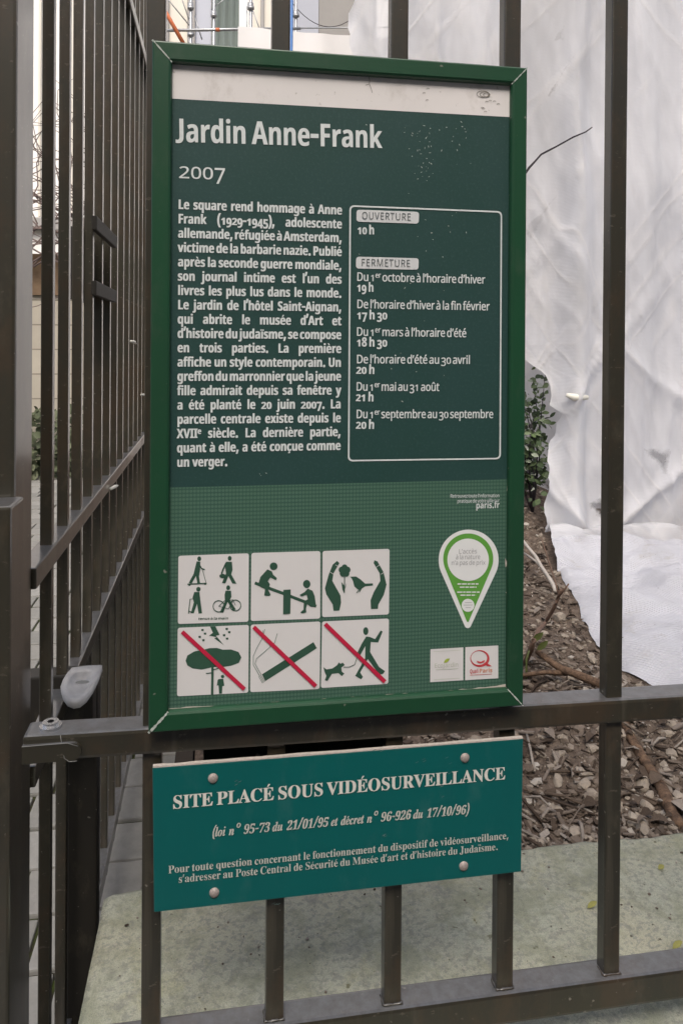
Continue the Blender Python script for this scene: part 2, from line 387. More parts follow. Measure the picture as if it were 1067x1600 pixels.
fs.append(tuple(low[::-1]))
m.add(vs, fs, 0, True); m.build('coping', M['stone'], e)

# ------------------------------------------------------------------ front fence
fe = empty('iron_fence', (.2, .876, Z_COP))
tag(fe, 'dark brown painted iron railing standing over the low stone wall and carrying the signs', 'fence')
RZ = (EYE - .4580, EYE - .4295); BZ = (EYE - .820, EYE - .783)
m = MB(); m.box(-.2075, 3.2, .858, .893, RZ[0], RZ[1], c=.004); m.v = [(x, y, z - .012 * (x + .2)) for x, y, z in m.v]; m.build('rail', M['iron'], fe)
m = MB(); m.box(-.14, 3.2, .858, .892, BZ[0], BZ[1], c=.004); m.build('rail', M['iron'], fe)
m = MB(); m.box(-.14, 3.2, .858, .893, EYE + 1.02, EYE + 1.055, c=.004); m.build('rail', M['iron'], fe)
first = None
for k in range(-0, 23):
    xc = -.0715 + .1393 * k
    if first is None:
        m = MB(); m.box(xc - .0105, xc + .0105, .8655, .8845, BZ[1] - .004, EYE + 1.16, c=.002)
        r2 = random.Random(k)
        first = m.build('picket', M['iron'], fe); p = first
    else:
        p = first.copy(); COL.objects.link(p); p.parent = fe; p.location = (.1393 * k, 0, 0)
for k in range(0, 8):                              # weld beads at the picket feet
    xc = -.0715 + .1393 * k; m = MB(); rw = random.Random(k)
    pth = [(xc - .0112, .880, BZ[1])] + [(xc - .0112, .866 + .014 * (5 - q) / 5, BZ[1] + .0006) for q in range(6)] + [(xc - .0105 + .021 * q / 8, .8648, BZ[1] + .0006) for q in range(9)] + [(xc + .0112, .868, BZ[1])]
    m.tube(pth, [.0008 + .0013 * rw.random() for _ in pth], 6)
    m.build('weld_bead', M['iron'], fe)
# rail end: bolt with washer, lower clamp tongue
bp = at(80, 1130, .876); bp.z = RZ[1]
m = MB(); n = 20
def ringm(m, c, r, z0, z1, n=20, mi=0, ax='z', tilt=None):
    vs = []; 
    for z in (z0, z1):
        for k in range(n): vs.append((c[0] + r * cos(2 * pi * k / n), c[1] + r * sin(2 * pi * k / n), z))
    m.add(vs, [(k, (k + 1) % n, n + (k + 1) % n, n + k) for k in range(n)] + [tuple(range(n, 2 * n))], mi, False)
ringm(m, bp, .0118, RZ[1] - .001, RZ[1] + .0028); ringm(m, bp, .0085, RZ[1] + .0029, RZ[1] + .0065)
bolt = m.build('bolt', M['shiny_zinc'], fe)
m = MB(); ringm(m, bp, .0036, RZ[1] + .0064, RZ[1] + .0068, 6); m.build('socket', M['hole'], bolt)
m = MB(); zz = RZ[0] - .006; tp = []
for k in range(13):
    a = -pi / 2 + pi * k / 12; tp.append((-.155 + .0095 * cos(a), .0095 * sin(a)))
tp = [(-.207, -.0095)] + tp + [(-.207, .0095)]
zc = EYE - .4475
fr = [(x, .8535, zc + z) for x, z in tp]; bk = [(x, .862, zc + z) for x, z in tp]; N = len(tp)
m.add(fr + bk, [tuple(range(N))[::-1]] + [(k, (k + 1) % N, N + (k + 1) % N, N + k) for k in range(N)]); m.build('clamp_tongue', M['iron'], fe)
m = MB()
m.tube([(-.207, .8532, zc + .0098), (-.16, .8532, zc + .0102), (-.149, .8532, zc + .006)], .00035, 6)
m.tube([(-.168, .8576, RZ[1] - .001), (-.167, .8572, zc + .011), (-.163, .853, zc - .006), (-.158, .853, zc - .010), (-.150, .853, zc - .010)], .0004, 6)
m.build('cobweb_thread', flat('cobweb', (.20, .20, .19), .8), fe)

# ------------------------------------------------------------------ side gate (runs straight away from the viewer)
GX0, GX1 = -.306, -.286                              # picket thickness
ge = empty('iron_gate', (-.296, 1.7, .05))
tag(ge, 'dark brown iron gate of close bars on the left, running straight back from the fence', 'gate')
gp = None
for k in range(24):
    y0 = 1.377 + .1392 * k
    if gp is None:
        m = MB(); m.box(GX0, GX1, y0, y0 + .020, .075, EYE + 1.55, c=.002); gp = m.build('picket', M['gate_iron'], ge)
    else:
        p = gp.copy(); COL.objects.link(p); p.parent = ge; p.location = (0, .1392 * k, 0)
def grail(name, z0, z1, y0=1.24, y1=4.75, x0=-.314, x1=-.280):
    m = MB(); m.box(x0, x1, y0, y1, z0, z1, c=.003); return m.build(name, M['gate_iron'], ge)
zA = atx(66, 910, -.280).z; zB = atx(135, 1039, -.280).z; zC = atx(157.5, 1411.5, -.280).z; zT = atx(205, 5, -.280).z
grail('rail', zA, zA + .034); grail('rail', zB, zB + .034); grail('rail', zC - .004, zC + .036); grail('rail', zT, zT + .034)
m = MB(); m.box(-.356, GX1, 1.134, 1.236, .03, EYE + 1.6, c=.005); m.build('stile', M['gate_iron'], ge)
m = MB(); m.box(-.335, -.2725, 1.062, 1.131, .03, at(10, 792, 1.062).z, c=.004); m.build('hinge_block', M['gate_iron'], ge)
# post with its stop, standing proud of the bars behind the rail end
yp = 1.56
m = MB(); m.box(at(105, 1300, yp).x, at(152, 1300, yp).x, yp, yp + .040, .03, at(130, 1052, yp).z, c=.004); m.build('stop_post', M['dark_iron'], ge)
m = MB(); m.box(-.37, at(151, 1300, yp).x, yp - .05, yp - .003, at(130, 1165, yp - .05).z, at(100, 1056, yp - .05).z, c=.004); m.build('stop_beam', M['dark_iron'], ge)
# pale round-ended stop tongue: dished plate sloping towards the viewer
m = MB()
yt = yp - .055
out = [(113, 1043), (136, 1040), (160, 1039), (154, 1056), (145, 1074), (135, 1088), (125, 1096), (115, 1098), (105, 1094), (98, 1084), (95, 1073), (99, 1062), (105, 1052)]
def tz(u, v): return yt - .085 * (v - 1039) / 60.0
P = [at(u, v, tz(u, v)) for u, v in out]; cpt = at(124, 1066, tz(124, 1066) + .012)
inner = [cpt + (p - cpt) * .62 + Vector((0, .006, -.004)) for p in P]; inner2 = [cpt + (p - cpt) * .25 + Vector((0, .012, -.008)) for p in P]
N = len(P); vs = P + inner + inner2 + [cpt + Vector((0, .013, -.009))] + [p + Vector((0, .006, -.014)) for p in P]
fs = [(k, (k + 1) % N, N + (k + 1) % N, N + k) for k in range(N)] + [(N + k, N + (k + 1) % N, 2 * N + (k + 1) % N, 2 * N + k) for k in range(N)]
fs += [(2 * N + k, 2 * N + (k + 1) % N, 3 * N) for k in range(N)] + [(k, 3 * N + 1 + k, 3 * N + 1 + (k + 1) % N, (k + 1) % N) for k in range(N)]
m.add(vs, fs, 0, True); tg = m.build('stop_tongue', M['pale_plate'], ge)
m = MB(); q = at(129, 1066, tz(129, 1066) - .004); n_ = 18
m.add([q + Vector((.0125 * cos(2 * pi * k / n_), .004 * sin(2 * pi * k / n_) * -1 , .0052 * sin(2 * pi * k / n_))) for k in range(n_)], [tuple(range(n_))[::-1]]); m.build('painted_highlight', M['pin_white'], tg)  # bright disc painting an oval highlight on the tongue
# small lock cage on the far bars
a0 = atx(149, 345, -.276); a1 = atx(181, 372, -.276); b0 = atx(149, 447, -.276)
m = MB(); m.box(-.284, -.272, a0.y, a1.y, a0.z - .02, a0.z + .012, c=.002); m.box(-.284, -.272, a0.y, a1.y, b0.z - .02, b0.z + .012, c=.002)
lk = m.build('lock_cage', M['cage_iron'], ge)
m = MB(); m.box(-.335, -.309, a0.y + .02, a1.y - .02, b0.z - .03, a0.z - .01, c=.003); m.build('lock_case', M['dark_iron'], lk)
m = MB()
for (u, v, s) in ((205, 533, .012), (173, 764, .016), (221, 617, .010)):  # white glints on the gate, modelled as small pale tubes
    m = MB(); q = atx(u, v, -.276); m.tube([q, q + Vector((.006, .05, -.003)), q + Vector((.007, .09, -.008))], [.004, .005, .002], 6); m.build('pale_glint', M['net_tie'], ge)

# ------------------------------------------------------------------ lettering engine
FONTDIR = bpy.utils.resource_path('LOCAL') + '/datafiles/fonts/'
def loadfont(names):
    for nme in names:
        try: return bpy.data.fonts.load(FONTDIR + nme)
        except Exception: pass
    return None
F_SANS = loadfont(['NotoSansHebrew-VariableFont_wdth,wght.woff2', 'NotoSansHebrew-Regular.woff2', 'Inter.woff2'])
F_MATH = loadfont(['NotoSansMath-Regular.woff2'])
ACC = {'é': 'e/', 'è': 'e\\', 'ê': 'e^', 'à': 'a\\', 'â': 'a^', 'û': 'u^', 'ç': 'c,', 'ï': 'i:', 'É': 'E/'}
BASE = {'bold': (0x1d5d4, 0x1d5ee, 0x1d7ec), 'serifbold': (0x1d400, 0x1d41a, 0x1d7ce), 'serifbi': (0x1d468, 0x1d482, 0x1d7ce), 'serifit': (0x1d434, 0x1d44e, 0x1d7ce)}
def mathchar(c, st):
    if st == 'reg' or st == 'thin' or F_MATH is None: return c
    A, a, d = BASE[st]
    if 'A' <= c <= 'Z': return chr(A + ord(c) - 65)
    if c == 'h' and st == 'serifit': return '\u210e'
    if 'a' <= c <= 'z': return chr(a + ord(c) - 97)
    if c.isdigit(): return chr(d + ord(c) - 48)
    return c
_gl = {}
def need(chars, st):
    todo = []
    for c in set(chars):
        b = ACC[c][0] if (c in ACC and st not in ('reg', 'thin')) else c
        for q in (b, 'H'):
            if (q, st) not in _gl and q != ' ': _gl[(q, st)] = None; todo.append(q)
    objs = []
    for q in todo:
        for body in (q, 'H' + q + 'H', 'HH'):
            cu = bpy.data.curves.new('g', 'FONT')
            fnt = F_SANS if (st in ('reg', 'thin') or F_MATH is None) else F_MATH
            plain = not (q.isalpha() or q.isdigit())
            if plain and F_SANS is not None: fnt = F_SANS
            if fnt: cu.font = fnt
            ss = 'reg' if plain else st
            cu.body = ''.join(mathchar(ch, ss) for ch in body); cu.resolution_u = 3; cu.fill_mode = 'FRONT'
            if st == 'reg': cu.offset = .006
            if plain and st == 'bold': cu.offset = .014
            o = bpy.data.objects.new('g', cu); COL.objects.link(o); objs.append((q, body, o))
    bpy.context.view_layer.update(); dg = bpy.context.evaluated_depsgraph_get()
    tmp = {}
    for q, body, o in objs:
        ev = o.evaluated_get(dg); me = ev.to_mesh()
        vs = [(v.co.x, v.co.y) for v in me.vertices]; fs = [tuple(p.vertices) for p in me.polygons]
        ev.to_mesh_clear(); tmp.setdefault(q, []).append((vs, fs))
    for q, body, o in objs:
        cu = o.data; bpy.data.objects.remove(o); bpy.data.curves.remove(cu)
    wd = lambda vs: (max(p[0] for p in vs) - min(p[0] for p in vs)) if vs else 0
    for q, L in tmp.items():
        adv = wd(L[1][0]) - wd(L[2][0])
        _gl[(q, st)] = (L[0][0], L[0][1], adv)
def metrics(st):
    xs = [p[1] for p in _gl[('H', st)][0]]; return max(xs)
def glyph(c, st, old=False):
    """2D verts, faces, advance in em-units where the cap height is 1"""
    cap = metrics(st); slant = .22 if st in ('serifbi', 'serifit') else 0
    if c in ACC and st not in ('reg', 'thin'):
        b, k = ACC[c]; vs, fs, adv = _gl[(b, st)]; vs = list(vs); fs = list(fs)
        hgt = max(p[1] for p in vs); xm = (max(p[0] for p in vs) + min(p[0] for p in vs)) / 2; th = .1 * cap
        if b == 'i':
            xh = cap * .80; keep = {i for i, p in enumerate(vs) if p[1] < xh}; mp = {}; nv = []
            for i in sorted(keep): mp[i] = len(nv); nv.append(vs[i])
            fs = [tuple(mp[i] for i in f) for f in fs if all(i in keep for i in f)]; vs = nv; hgt = max(p[1] for p in vs)
        def q(pts):
            n0 = len(vs); vs.extend(pts); fs.append(tuple(range(n0, n0 + len(pts))))
        g = .07 * cap; s = slant * hgt * .35; xm += s; w = .17 * cap
        y0 = hgt + g; y1 = y0 + .21 * cap
        if k == '/': q([(xm - w * .55, y0), (xm - w * .05, y0), (xm + w, y1), (xm + w * .2, y1)])
        if k == '\\': q([(xm + w * .55, y0), (xm + w * .05, y0), (xm - w, y1), (xm - w * .2, y1)][::-1])
        if k == '^': q([(xm - w * 1.2, y0), (xm - w * .6, y0), (xm, y0 + .11 * cap), (xm + w * .6, y0), (xm + w * 1.2, y0), (xm + w * .4, y1), (xm - w * .4, y1)])
        if k == ':':
            for sg in (-1, 1):
                xx = xm + sg * w * .85; q([(xx - th * .7, y0), (xx + th * .7, y0), (xx + th * .7, y0 + th * 1.5), (xx - th * .7, y0 + th * 1.5)])
        if k == ',': q([(xm - th * .4, -.01), (xm + th * .5, -.01), (xm + th * 1.3, -.14 * cap), (xm + th * .5, -.26 * cap), (xm - th * 1.2, -.26 * cap), (xm - th * 1.2, -.18 * cap), (xm + th * .1, -.16 * cap)])
    else:
        vs, fs, adv = _gl[(c, st)]
    out = [(x / cap, y / cap) for x, y in vs]; adv = adv / cap
    if st == 'serifbi' and not c.isalpha(): out = [(x + .22 * y, y) for x, y in out]
    if c == 'J' and st == 'bold':
        y0 = min(y for x, y in out); out = [(x, (y - y0 * .75) / (1 - y0 * .75)) for x, y in out]
    if c == '’' and st.startswith('serif'): out = [(x * .85, y * .9 - .10) for x, y in out]
    if old and c.isdigit():
        if c in '012': out = [(x * .98, y * .745) for x, y in out]; adv *= .98
        elif c in '34579': out = [(x, y - .26) for x, y in out]
    return out, fs, adv
def parse(text):                      # '^x' marks a superscript character
    r = []; i = 0
    while i < len(text):
        if text[i] == '^': r.append((text[i + 1], True)); i += 2
        else: r.append((text[i], False)); i += 1
    return r
def natural(text, st, old, space):
    w = 0; ns = 0
    for c, sup in parse(text):
        if c == ' ': w += space; ns += 1; continue
        g = glyph(c, st, old); w += g[2] * (.62 if sup else 1)
    return w, ns
def write(mb, text, st, L, Rt, cap, y, old=False, space=.34, justify=None, sx=None, mi=0, track=0.0, fat=0.0):
    if fat:                                        # heavier weight: overprint with a small shift
        for k, dx in enumerate((-fat, fat)):
            write(mb, text, st, L + Vector((dx, 0, 0)), Rt + Vector((dx, 0, 0)), cap, y - .00006 * (k + 1), old, space, justify, sx, mi, track)
        return sx
    """text between world points L and Rt (baseline, on the plane of depth y)"""
    need([c for c, _ in parse(text) if c != ' '] + ['H'], st)
    D = Rt - L; D.y = 0; Lw = D.length; D.normalize(); U = Vector((-D.z, 0, D.x))
    w, ns = natural(text, st, old, space); w += track * (len(parse(text)) - 1)
    if sx is None: sx = Lw / (w * cap); extra = 0
    else: extra = (Lw - w * cap * sx) / ns if (justify and ns) else 0
    pen = 0
    for c, sup in parse(text):
        if c == ' ': pen += space * cap * sx + extra + track * cap * sx; continue
        vs, fs, adv = glyph(c, st, old); k = .62 if sup else 1; dy = .42 * cap if sup else 0
        P = [L + D * (pen + x * k * cap * sx) + U * (yy * k * cap + dy) for x, yy in vs]
        for p in P: p.y = y
        mb.add(P, fs, mi); pen += (adv * k + track) * cap * sx
    return sx

# flat print shapes on a plane of depth y, drawn from points f(x, y) -> world
def pix(y): return lambda u, v: at(u, v, y)
def zoom7(y): return lambda x, z: at(260 + x / 2.964, 840 + z / 2.964, y)
def shape(mb, f, pts, mi=0): mb.poly([f(*p) for p in pts][::-1], mi)
def disc(mb, f, cx, cy, rx, ry=None, n=28, mi=0): shape(mb, f, [(cx + rx * cos(2 * pi * k / n), cy + (ry or rx) * sin(2 * pi * k / n)) for k in range(n)], mi)
def annulus(mb, f, cx, cy, rx, ry, w, n=28, mi=0):
    a = [f(cx + rx * cos(2 * pi * k / n), cy + ry * sin(2 * pi * k / n)) for k in range(n)]
    b = [f(cx + (rx - w) * cos(2 * pi * k / n), cy + (ry - w) * sin(2 * pi * k / n)) for k in range(n)]
    mb.add(a + b, [(k, n + k, n + (k + 1) % n, (k + 1) % n) for k in range(n)], mi)
def stroke(mb, f, pts, w, mi=0, w1=None):
    n = len(pts); Lp = []; Rp = []
    for i, (x, y) in enumerate(pts):
        x0, y0 = pts[max(0, i - 1)]; x1, y1 = pts[min(n - 1, i + 1)]
        dx, dy = x1 - x0, y1 - y0; l = math.hypot(dx, dy) or 1; ww = w if w1 is None else w + (w1 - w) * i / (n - 1)
        nx, ny = -dy / l * ww / 2, dx / l * ww / 2; Lp.append(f(x + nx, y + ny)); Rp.append(f(x - nx, y - ny))
    mb.add(Lp + Rp, [(i, i + 1, n + i + 1, n + i) for i in range(n - 1)], mi)
def roundquad(c4, r, n=5):
    """photo-pixel quad with rounded corners"""
    out = []
    for i in range(4):
        p = Vector(c4[i]); a = Vector(c4[i - 1]); b = Vector(c4[(i + 1) % 4])
        da = (a - p).normalized() * r; db = (b - p).normalized() * r
        for k in range(n + 1):
            t = k / n; out.append(tuple((p + da) * (1 - t) ** 2 + 2 * p * t * (1 - t) + (p + db) * t * t))
    return out

# ------------------------------------------------------------------ main garden sign
YS = .840                                            # front of the frame
YP = .8475                                           # printed panel
OC = [(238, 61.5), (824.4, 105), (817.5, 1103.5), (232, 1146.4)]
IC = [(269, 96.5), (799.5, 131), (793, 1077), (263, 1112.5)]
sg = empty('garden_sign', (.18, .86, EYE - .36))
tag(sg, 'tall green framed garden notice board with white lettering and pictograms, hung on the railing', 'sign')
O = [at(u, v, YS) for u, v in OC]; I = [at(u, v, YS) for u, v in IC]
m = MB()
prof = [(0, .0245), (0, .0025), (.05, .0004), (.10, 0), (.84, 0), (.94, .0012), (1, .004), (1, .012)]
for k in range(4):
    o0, o1, i0, i1 = O[k], O[(k + 1) % 4], I[k], I[(k + 1) % 4]
    vs = []
    g = .0006; d = (o1 - o0).normalized()
    for t_, dy in prof:
        vs.append(o0.lerp(i0, t_) + Vector((0, dy, 0)) + d * g); vs.append(o1.lerp(i1, t_) + Vector((0, dy, 0)) - d * g)
    m.add(vs, [(2 * q, 2 * q + 1, 2 * q + 3, 2 * q + 2) for q in range(len(prof) - 1)])
m.build('frame', M['green_frame'], sg)
m = MB()                                             # paint worn off along the mitres
for k, wd_ in ((0, .0007), (1, .0006), (2, .0007), (3, .0011)):
    o, i = O[k] + Vector((0, .0012, 0)), I[k] + Vector((0, .0012, 0)); nrm = (i - o).normalized(); s = Vector((-nrm.z, 0, nrm.x))
    pts = []; rr = random.Random(k + 2)
    for q in range(15):
        t_ = q / 14; w_ = wd_ * (.5 + rr.random()); p = o.lerp(i, t_) + Vector((0, -.0018 if .08 < t_ < .86 else -.0002, 0)); pts.append((p + s * w_, p - s * w_))
    vs = [a for a, b in pts] + [b for a, b in pts]
    m = MB(); m.add(vs, [(q, q + 1, 15 + q + 1, 15 + q) for q in range(14)]); m.build('worn_mitre', M['wear'], sg)
m = MB()
b4 = [at(u, v, YP + .002) for u, v in ((262, 90), (803, 125), (799, 1082), (258, 1118))]
back = [p + Vector((0, .012, 0)) for p in b4]
m.add(b4 + back, [(0, 3, 2, 1), (4, 5, 6, 7), (0, 1, 5, 4), (1, 2, 6, 5), (2, 3, 7, 6), (3, 0, 4, 7)]); m.build('backboard', M['green_frame'], sg)
def field(name, quad, mat, dy=0.0):
    m = MB(); m.poly([at(u, v, YP + dy) for u, v in quad][::-1]); return m.build(name, mat, sg)
field('header_strip', [(266, 92), (798.2, 127), (797.5, 183), (266, 154)], M['header'])
field('text_field', [(266, 154), (797.5, 183), (796.5, 749), (264, 762)], M['text_field'], .0003)
field('pattern_field', [(264, 762), (796.5, 749), (793, 1077), (260, 1112)], M['pattern_field'], .0001)
# torn white lower edge of the print, yellow gasket on the right
m = MB(); rr = random.Random(4)
f = pix(YP - .0008)
up = []; lo = []
for k in range(60):
    t_ = k / 59; u = 264 + t_ * (793 - 264); v = 1110.5 + t_ * (1074.5 - 1110.5)
    a = 1.0 + rr.random() * 1.8 + (3.5 if t_ > .85 else 0) * (t_ - .85) / .15 + (2 if t_ < .12 else 0)
    up.append((u, v - a)); lo.append((u, v + 1.2 + rr.random() * .6))
m.add([f(*p) for p in up + lo], [(k, k + 1, 61 + k, 60 + k) for k in range(59)])
for (u, v) in ((795, 700), (792, 930), (791, 880), (790, 1015), (793, 760)):
    pts = [(u + rr.uniform(-3, 2), v + rr.uniform(-9, 9)) for _ in range(3)]; shape(m, f, pts)
m.build('torn_edge', M['worn_edge'], sg)
m = MB(); stroke(m, pix(YP - .0004), [(797.6, 190), (796.6, 480), (795.6, 760), (793.4, 1070)], 2.0); m.build('gasket', flat('gasket', (.12, .11, .03), .7), sg)

YT = YP - .0003                                      # print layer
Lm = MB()
P = pix(YT)
PXM = .848 / FPX / .99                               # metres per photo pixel on the sign
def capm(px, u): return px * PXM * (1 + (u - 280) * -.00000) * (1.0 + 0.155 * (u - 534) / FPX)
write(Lm, 'Jardin Anne-Frank', 'bold', P(278, 221.5), P(597, 231.5), capm(35.5, 420), YT, space=.30, fat=.0003)
Lm.build('title_lettering', M['letter'], sg)
m = MB(); write(m, '2007', 'reg', P(279, 278), P(353, 281), capm(24.5, 310), YT, old=True); m.build('year_lettering', M['letter'], sg)
body = ['Le square rend hommage à Anne', 'Frank (1929-1945), adolescente', 'allemande, réfugiée à Amsterdam,', 'victime de la barbarie nazie. Publié',
        'après la seconde guerre mondiale,', 'son journal intime est l’un des', 'livres les plus lus dans le monde.', 'Le jardin de l’hôtel Saint-Aignan,', 'qui abrite le musée d’Art et',
        'd’histoire du judaïsme, se compose', 'en trois parties. La première', 'affiche un style contemporain. Un', 'greffon du marronnier que la jeune', 'fille admirait depuis sa fenêtre y',
        'a été planté le 20 juin 2007. La', 'parcelle centrale existe depuis le', 'XVII^e siècle. La dernière partie,', 'quant à elle, a été conçue comme', 'un verger.']
ACC['ô'] = 'o^'
for s in body: need([c for c, _ in parse(s) if c != ' '] + ['H'], 'bold')
cb = capm(14.6, 400)
wid = (P(534.5, 0) - P(278, 0)).length
sxb = min(wid / (natural(s, 'bold', True, .20)[0] * cb) for s in body[:-1])
m = MB()
for k, s in enumerate(body):
    v = 326.5 + 22.39 * k; uL = 278.5 - 2.0 * k / 18; uR = 534.5 - 2.2 * k / 18
    A_ = P(uL, v); B_ = P(uR, v); vR = v + 9.0 - 11.2 * k / 18 ; B_ = P(uR, vR)
    B_.z = A_.z + (B_.z - A_.z) * .0
    write(m, s, 'bold', A_, B_, cb, YT, old=True, space=.20, justify=(k < 18), sx=sxb, fat=.0003) if k < 18 else write(m, s, 'bold', A_, B_, cb, YT, old=True, space=.36, sx=sxb, fat=.0003)
m.build('paragraph_lettering', M['letter'], sg)
# opening-hours box
hb = MB(); f = pix(YT)
oq = roundquad([(546, 320.5), (784, 330), (782, 717.5), (543.5, 721)], 8); iq = roundquad([(548.3, 323), (781.8, 332.3), (779.8, 715.3), (545.8, 718.6)], 6.5)
n = len(oq); hb.add([f(*p) for p in oq + iq], [(k, n + k, n + (k + 1) % n, (k + 1) % n) for k in range(n)])
hb.build('hours_outline', M['letter'], sg)
for q, w_, tx, b0, b1, u0, u1 in (([(557, 327.5), (654.5, 331), (654, 349.5), (556.8, 346.3)], 5, 'OUVERTURE', 342.3, 344.6, 565, 642), ([(556.5, 401), (654, 403.5), (653.5, 421.5), (556, 419.5)], 5, 'FERMETURE', 415.6, 417.2, 564, 641)):
    m = MB(); shape(m, f, roundquad(q, w_)); pl = m.build('caption_pill', M['pill'], sg)
    m = MB(); g = pix(YT - .0005); write(m, tx, 'thin', g(u0, b0), g(u1, b1), capm(11.2, 600), YT - .0005, track=.10); m.build('lettering', M['dark_ink'], pl)
m = MB(); ch = capm(14.2, 660); cr = capm(13.2, 660)
for tx, u0, u1, v in (('10 h', 558, 585, 365.8), ('19 h', 557, 584, 455.6), ('17 h 30', 557, 605, 498.8), ('18 h 30', 556.5, 605, 541.3), ('20 h', 556, 585.5, 584), ('21 h', 555.5, 584, 626.8), ('20 h', 555.5, 585, 669.8)):
    m = MB(); write(m, tx, 'bold', P(u0, v), P(u1, v + .5), ch, YT, old=True, space=.26, fat=.0002); m.build('hours_lettering', M['letter'], sg)
for tx, u0, u1, v0, v1 in (('Du 1^e^r octobre à l’horaire d’hiver', 557, 757.5, 438.8, 443.2), ('De l’horaire d’hiver à la fin février', 557, 764.5, 481.4, 485), ('Du 1^e^r mars à l’horaire d’été', 556.5, 728.5, 524.6, 526.8),
                           ('De l’horaire d’été au 30 avril', 556.5, 734.5, 567.6, 568.6), ('Du 1^e^r mai au 31 août', 556, 686, 610.4, 610.9), ('Du 1^e^r septembre au 30 septembre', 556, 770.5, 653.4, 653.2)):
    m = MB(); write(m, tx, 'reg', P(u0, v0), P(u1, v1), cr, YT, old=True, space=.20, fat=.00014); m.build('hours_lettering', M['letter'], sg)
m = MB()
write(m, 'Retrouvez toute l’information', 'reg', P(703, 777.6), P(780, 776.8), capm(5.4, 740), YT, space=.2)
write(m, 'pratique de votre ville sur', 'reg', P(714, 785.6), P(780, 784.6), capm(5.4, 740), YT, space=.2)
write(m, 'paris.fr', 'bold', P(743, 794.6), P(780, 793.6), capm(10, 740), YT)
m.build('web_lettering', M['letter'], sg)
# scuffs
m = MB(); rr = random.Random(11); f = pix(YP - .0006)
for (u, v, su, sv, n) in ((655, 225, 26, 40, 26), (665, 270, 14, 16, 16), (720, 210, 40, 60, 22), (600, 190, 60, 20, 8), (700, 350, 60, 40, 12), (660, 450, 100, 120, 10), (400, 745, 30, 10, 6), (640, 590, 100, 60, 6)):
    for _ in range(n):
        cu, cv = rr.gauss(u, su * .5), rr.gauss(v, sv * .5)
        if not (275 < cu < 790 and 190 < cv < 745): continue
        a = rr.random() * pi; l = rr.uniform(.5, 2.6); w_ = rr.uniform(.35, 1.0)
        pts = [(cu + cos(a + q) * (l if q_ % 2 == 0 else w_) * rr.uniform(.6, 1.1), cv + sin(a + q) * (l if q_ % 2 == 0 else w_) * rr.uniform(.6, 1.1)) for q_, q in enumerate((0, pi / 2, pi, 3 * pi / 2))]
        shape(m, f, pts)
m.build('paint_scuff', M['wear'], sg)
m = MB()                                             # pen marks and a little tear on the white strip
stroke(m, f, [(575.5, 117), (577.5, 126), (577, 131), (580, 139), (581.5, 145)], .8); stroke(m, f, [(577, 131), (571, 133)], .8); stroke(m, f, [(592, 118), (593, 121)], .9)
for k in range(3): annulus(m, pix(YP - .0006 - k * .0001), 754 + k * 3, 147 + k * .6, 10 - k * 2.2, 5.5 - k, .9, 16)
for (u, v) in ((765, 157), (772, 158), (760, 158.5), (778, 162), (753, 168), (758, 174), (755, 169), (668, 138), (662, 145), (667, 156)): stroke(m, f, [(u - 2.2, v + .8), (u, v - .5), (u + 2.5, v + .4)], .8)
m.build('pen_mark', flat('pen', (.20, .18, .15), .7), sg)

# pictograms
Z = zoom7
tiles = [((279, 868.5), (389, 864.5), (388.5, 971.5), (278.3, 975)), ((393, 864), (500.5, 861), (500.3, 966.5), (392, 970.3)), ((504, 861), (608.5, 857.5), (607.5, 960), (503.3, 964.3)),
         ((278, 981), (389, 976.3), (388.2, 1082.3), (277, 1088)), ((392, 976), (500.5, 971), (499.3, 1076.5), (391, 1081.5)), ((503.2, 971), (607.5, 966.3), (606.5, 1068.5), (501.5, 1075))]
Y1 = YT - .0003; z = Z(Y1); z2 = Z(Y1 - .0003)
tp = []
for q in tiles:
    m = MB(); shape(m, pix(YT), roundquad(q, 4)); tp.append(m.build('pictogram', M['tile_white'], sg))
labels = ['white pictogram of scooter, skater, walker and pushed bicycle', 'white pictogram of two children on a seesaw', 'white pictogram of two hands round a flower and bird',
          'white pictogram of sheltering under a tree in a storm, struck through in red', 'white pictogram of a smoking cigarette, struck through in red', 'white pictogram of a person walking a dog, struck through in red']
for o_, l_ in zip(tp, labels): o_['label'] = l_
m = MB()
disc(m, z, 153, 98, 9, 11); shape(m, z, [(141, 110), (158, 112), (157, 150), (152, 180), (157, 211), (144, 212), (138, 178), (118, 212), (104, 210), (127, 168), (134, 138)])
stroke(m, z2, [(152, 124), (164, 143), (178, 148)], 6); stroke(m, z2, [(98, 216), (187, 211)], 5); stroke(m, z2, [(185, 211), (166, 142)], 2.5)
disc(m, z, 108, 219, 5); disc(m, z, 181, 214, 5)
disc(m, z, 294, 96, 9, 11); shape(m, z, [(276, 112), (304, 112), (307, 150), (301, 170), (322, 208), (326, 213), (306, 213), (288, 178), (274, 212), (258, 210), (277, 165), (273, 140)])
stroke(m, z2, [(277, 118), (262, 150), (256, 168)], 7); disc(m, z2, 261, 178, 15, 10)
disc(m, z, 149, 239, 10, 11); shape(m, z, [(130, 252), (154, 252), (158, 290), (166, 350), (150, 352), (143, 306), (128, 350), (114, 350), (128, 300), (122, 278)])
stroke(m, z2, [(103, 352), (111, 285), (128, 284)], 4); stroke(m, z2, [(106, 340), (118, 346)], 4)
disc(m, z, 287, 232, 9, 11); shape(m, z, [(275, 246), (300, 246), (302, 275), (294, 288), (322, 332), (310, 338), (284, 298), (264, 348), (248, 347), (272, 295), (270, 265)])
annulus(m, z2, 243, 318, 28, 28, 4); annulus(m, z2, 320, 314, 27, 27, 4); zz3 = Z(Y1 - .0005)
stroke(m, zz3, [(243, 318), (270, 292), (310, 288), (320, 314)], 3); stroke(m, Z(Y1 - .0006), [(243, 318), (288, 330), (310, 288)], 3)
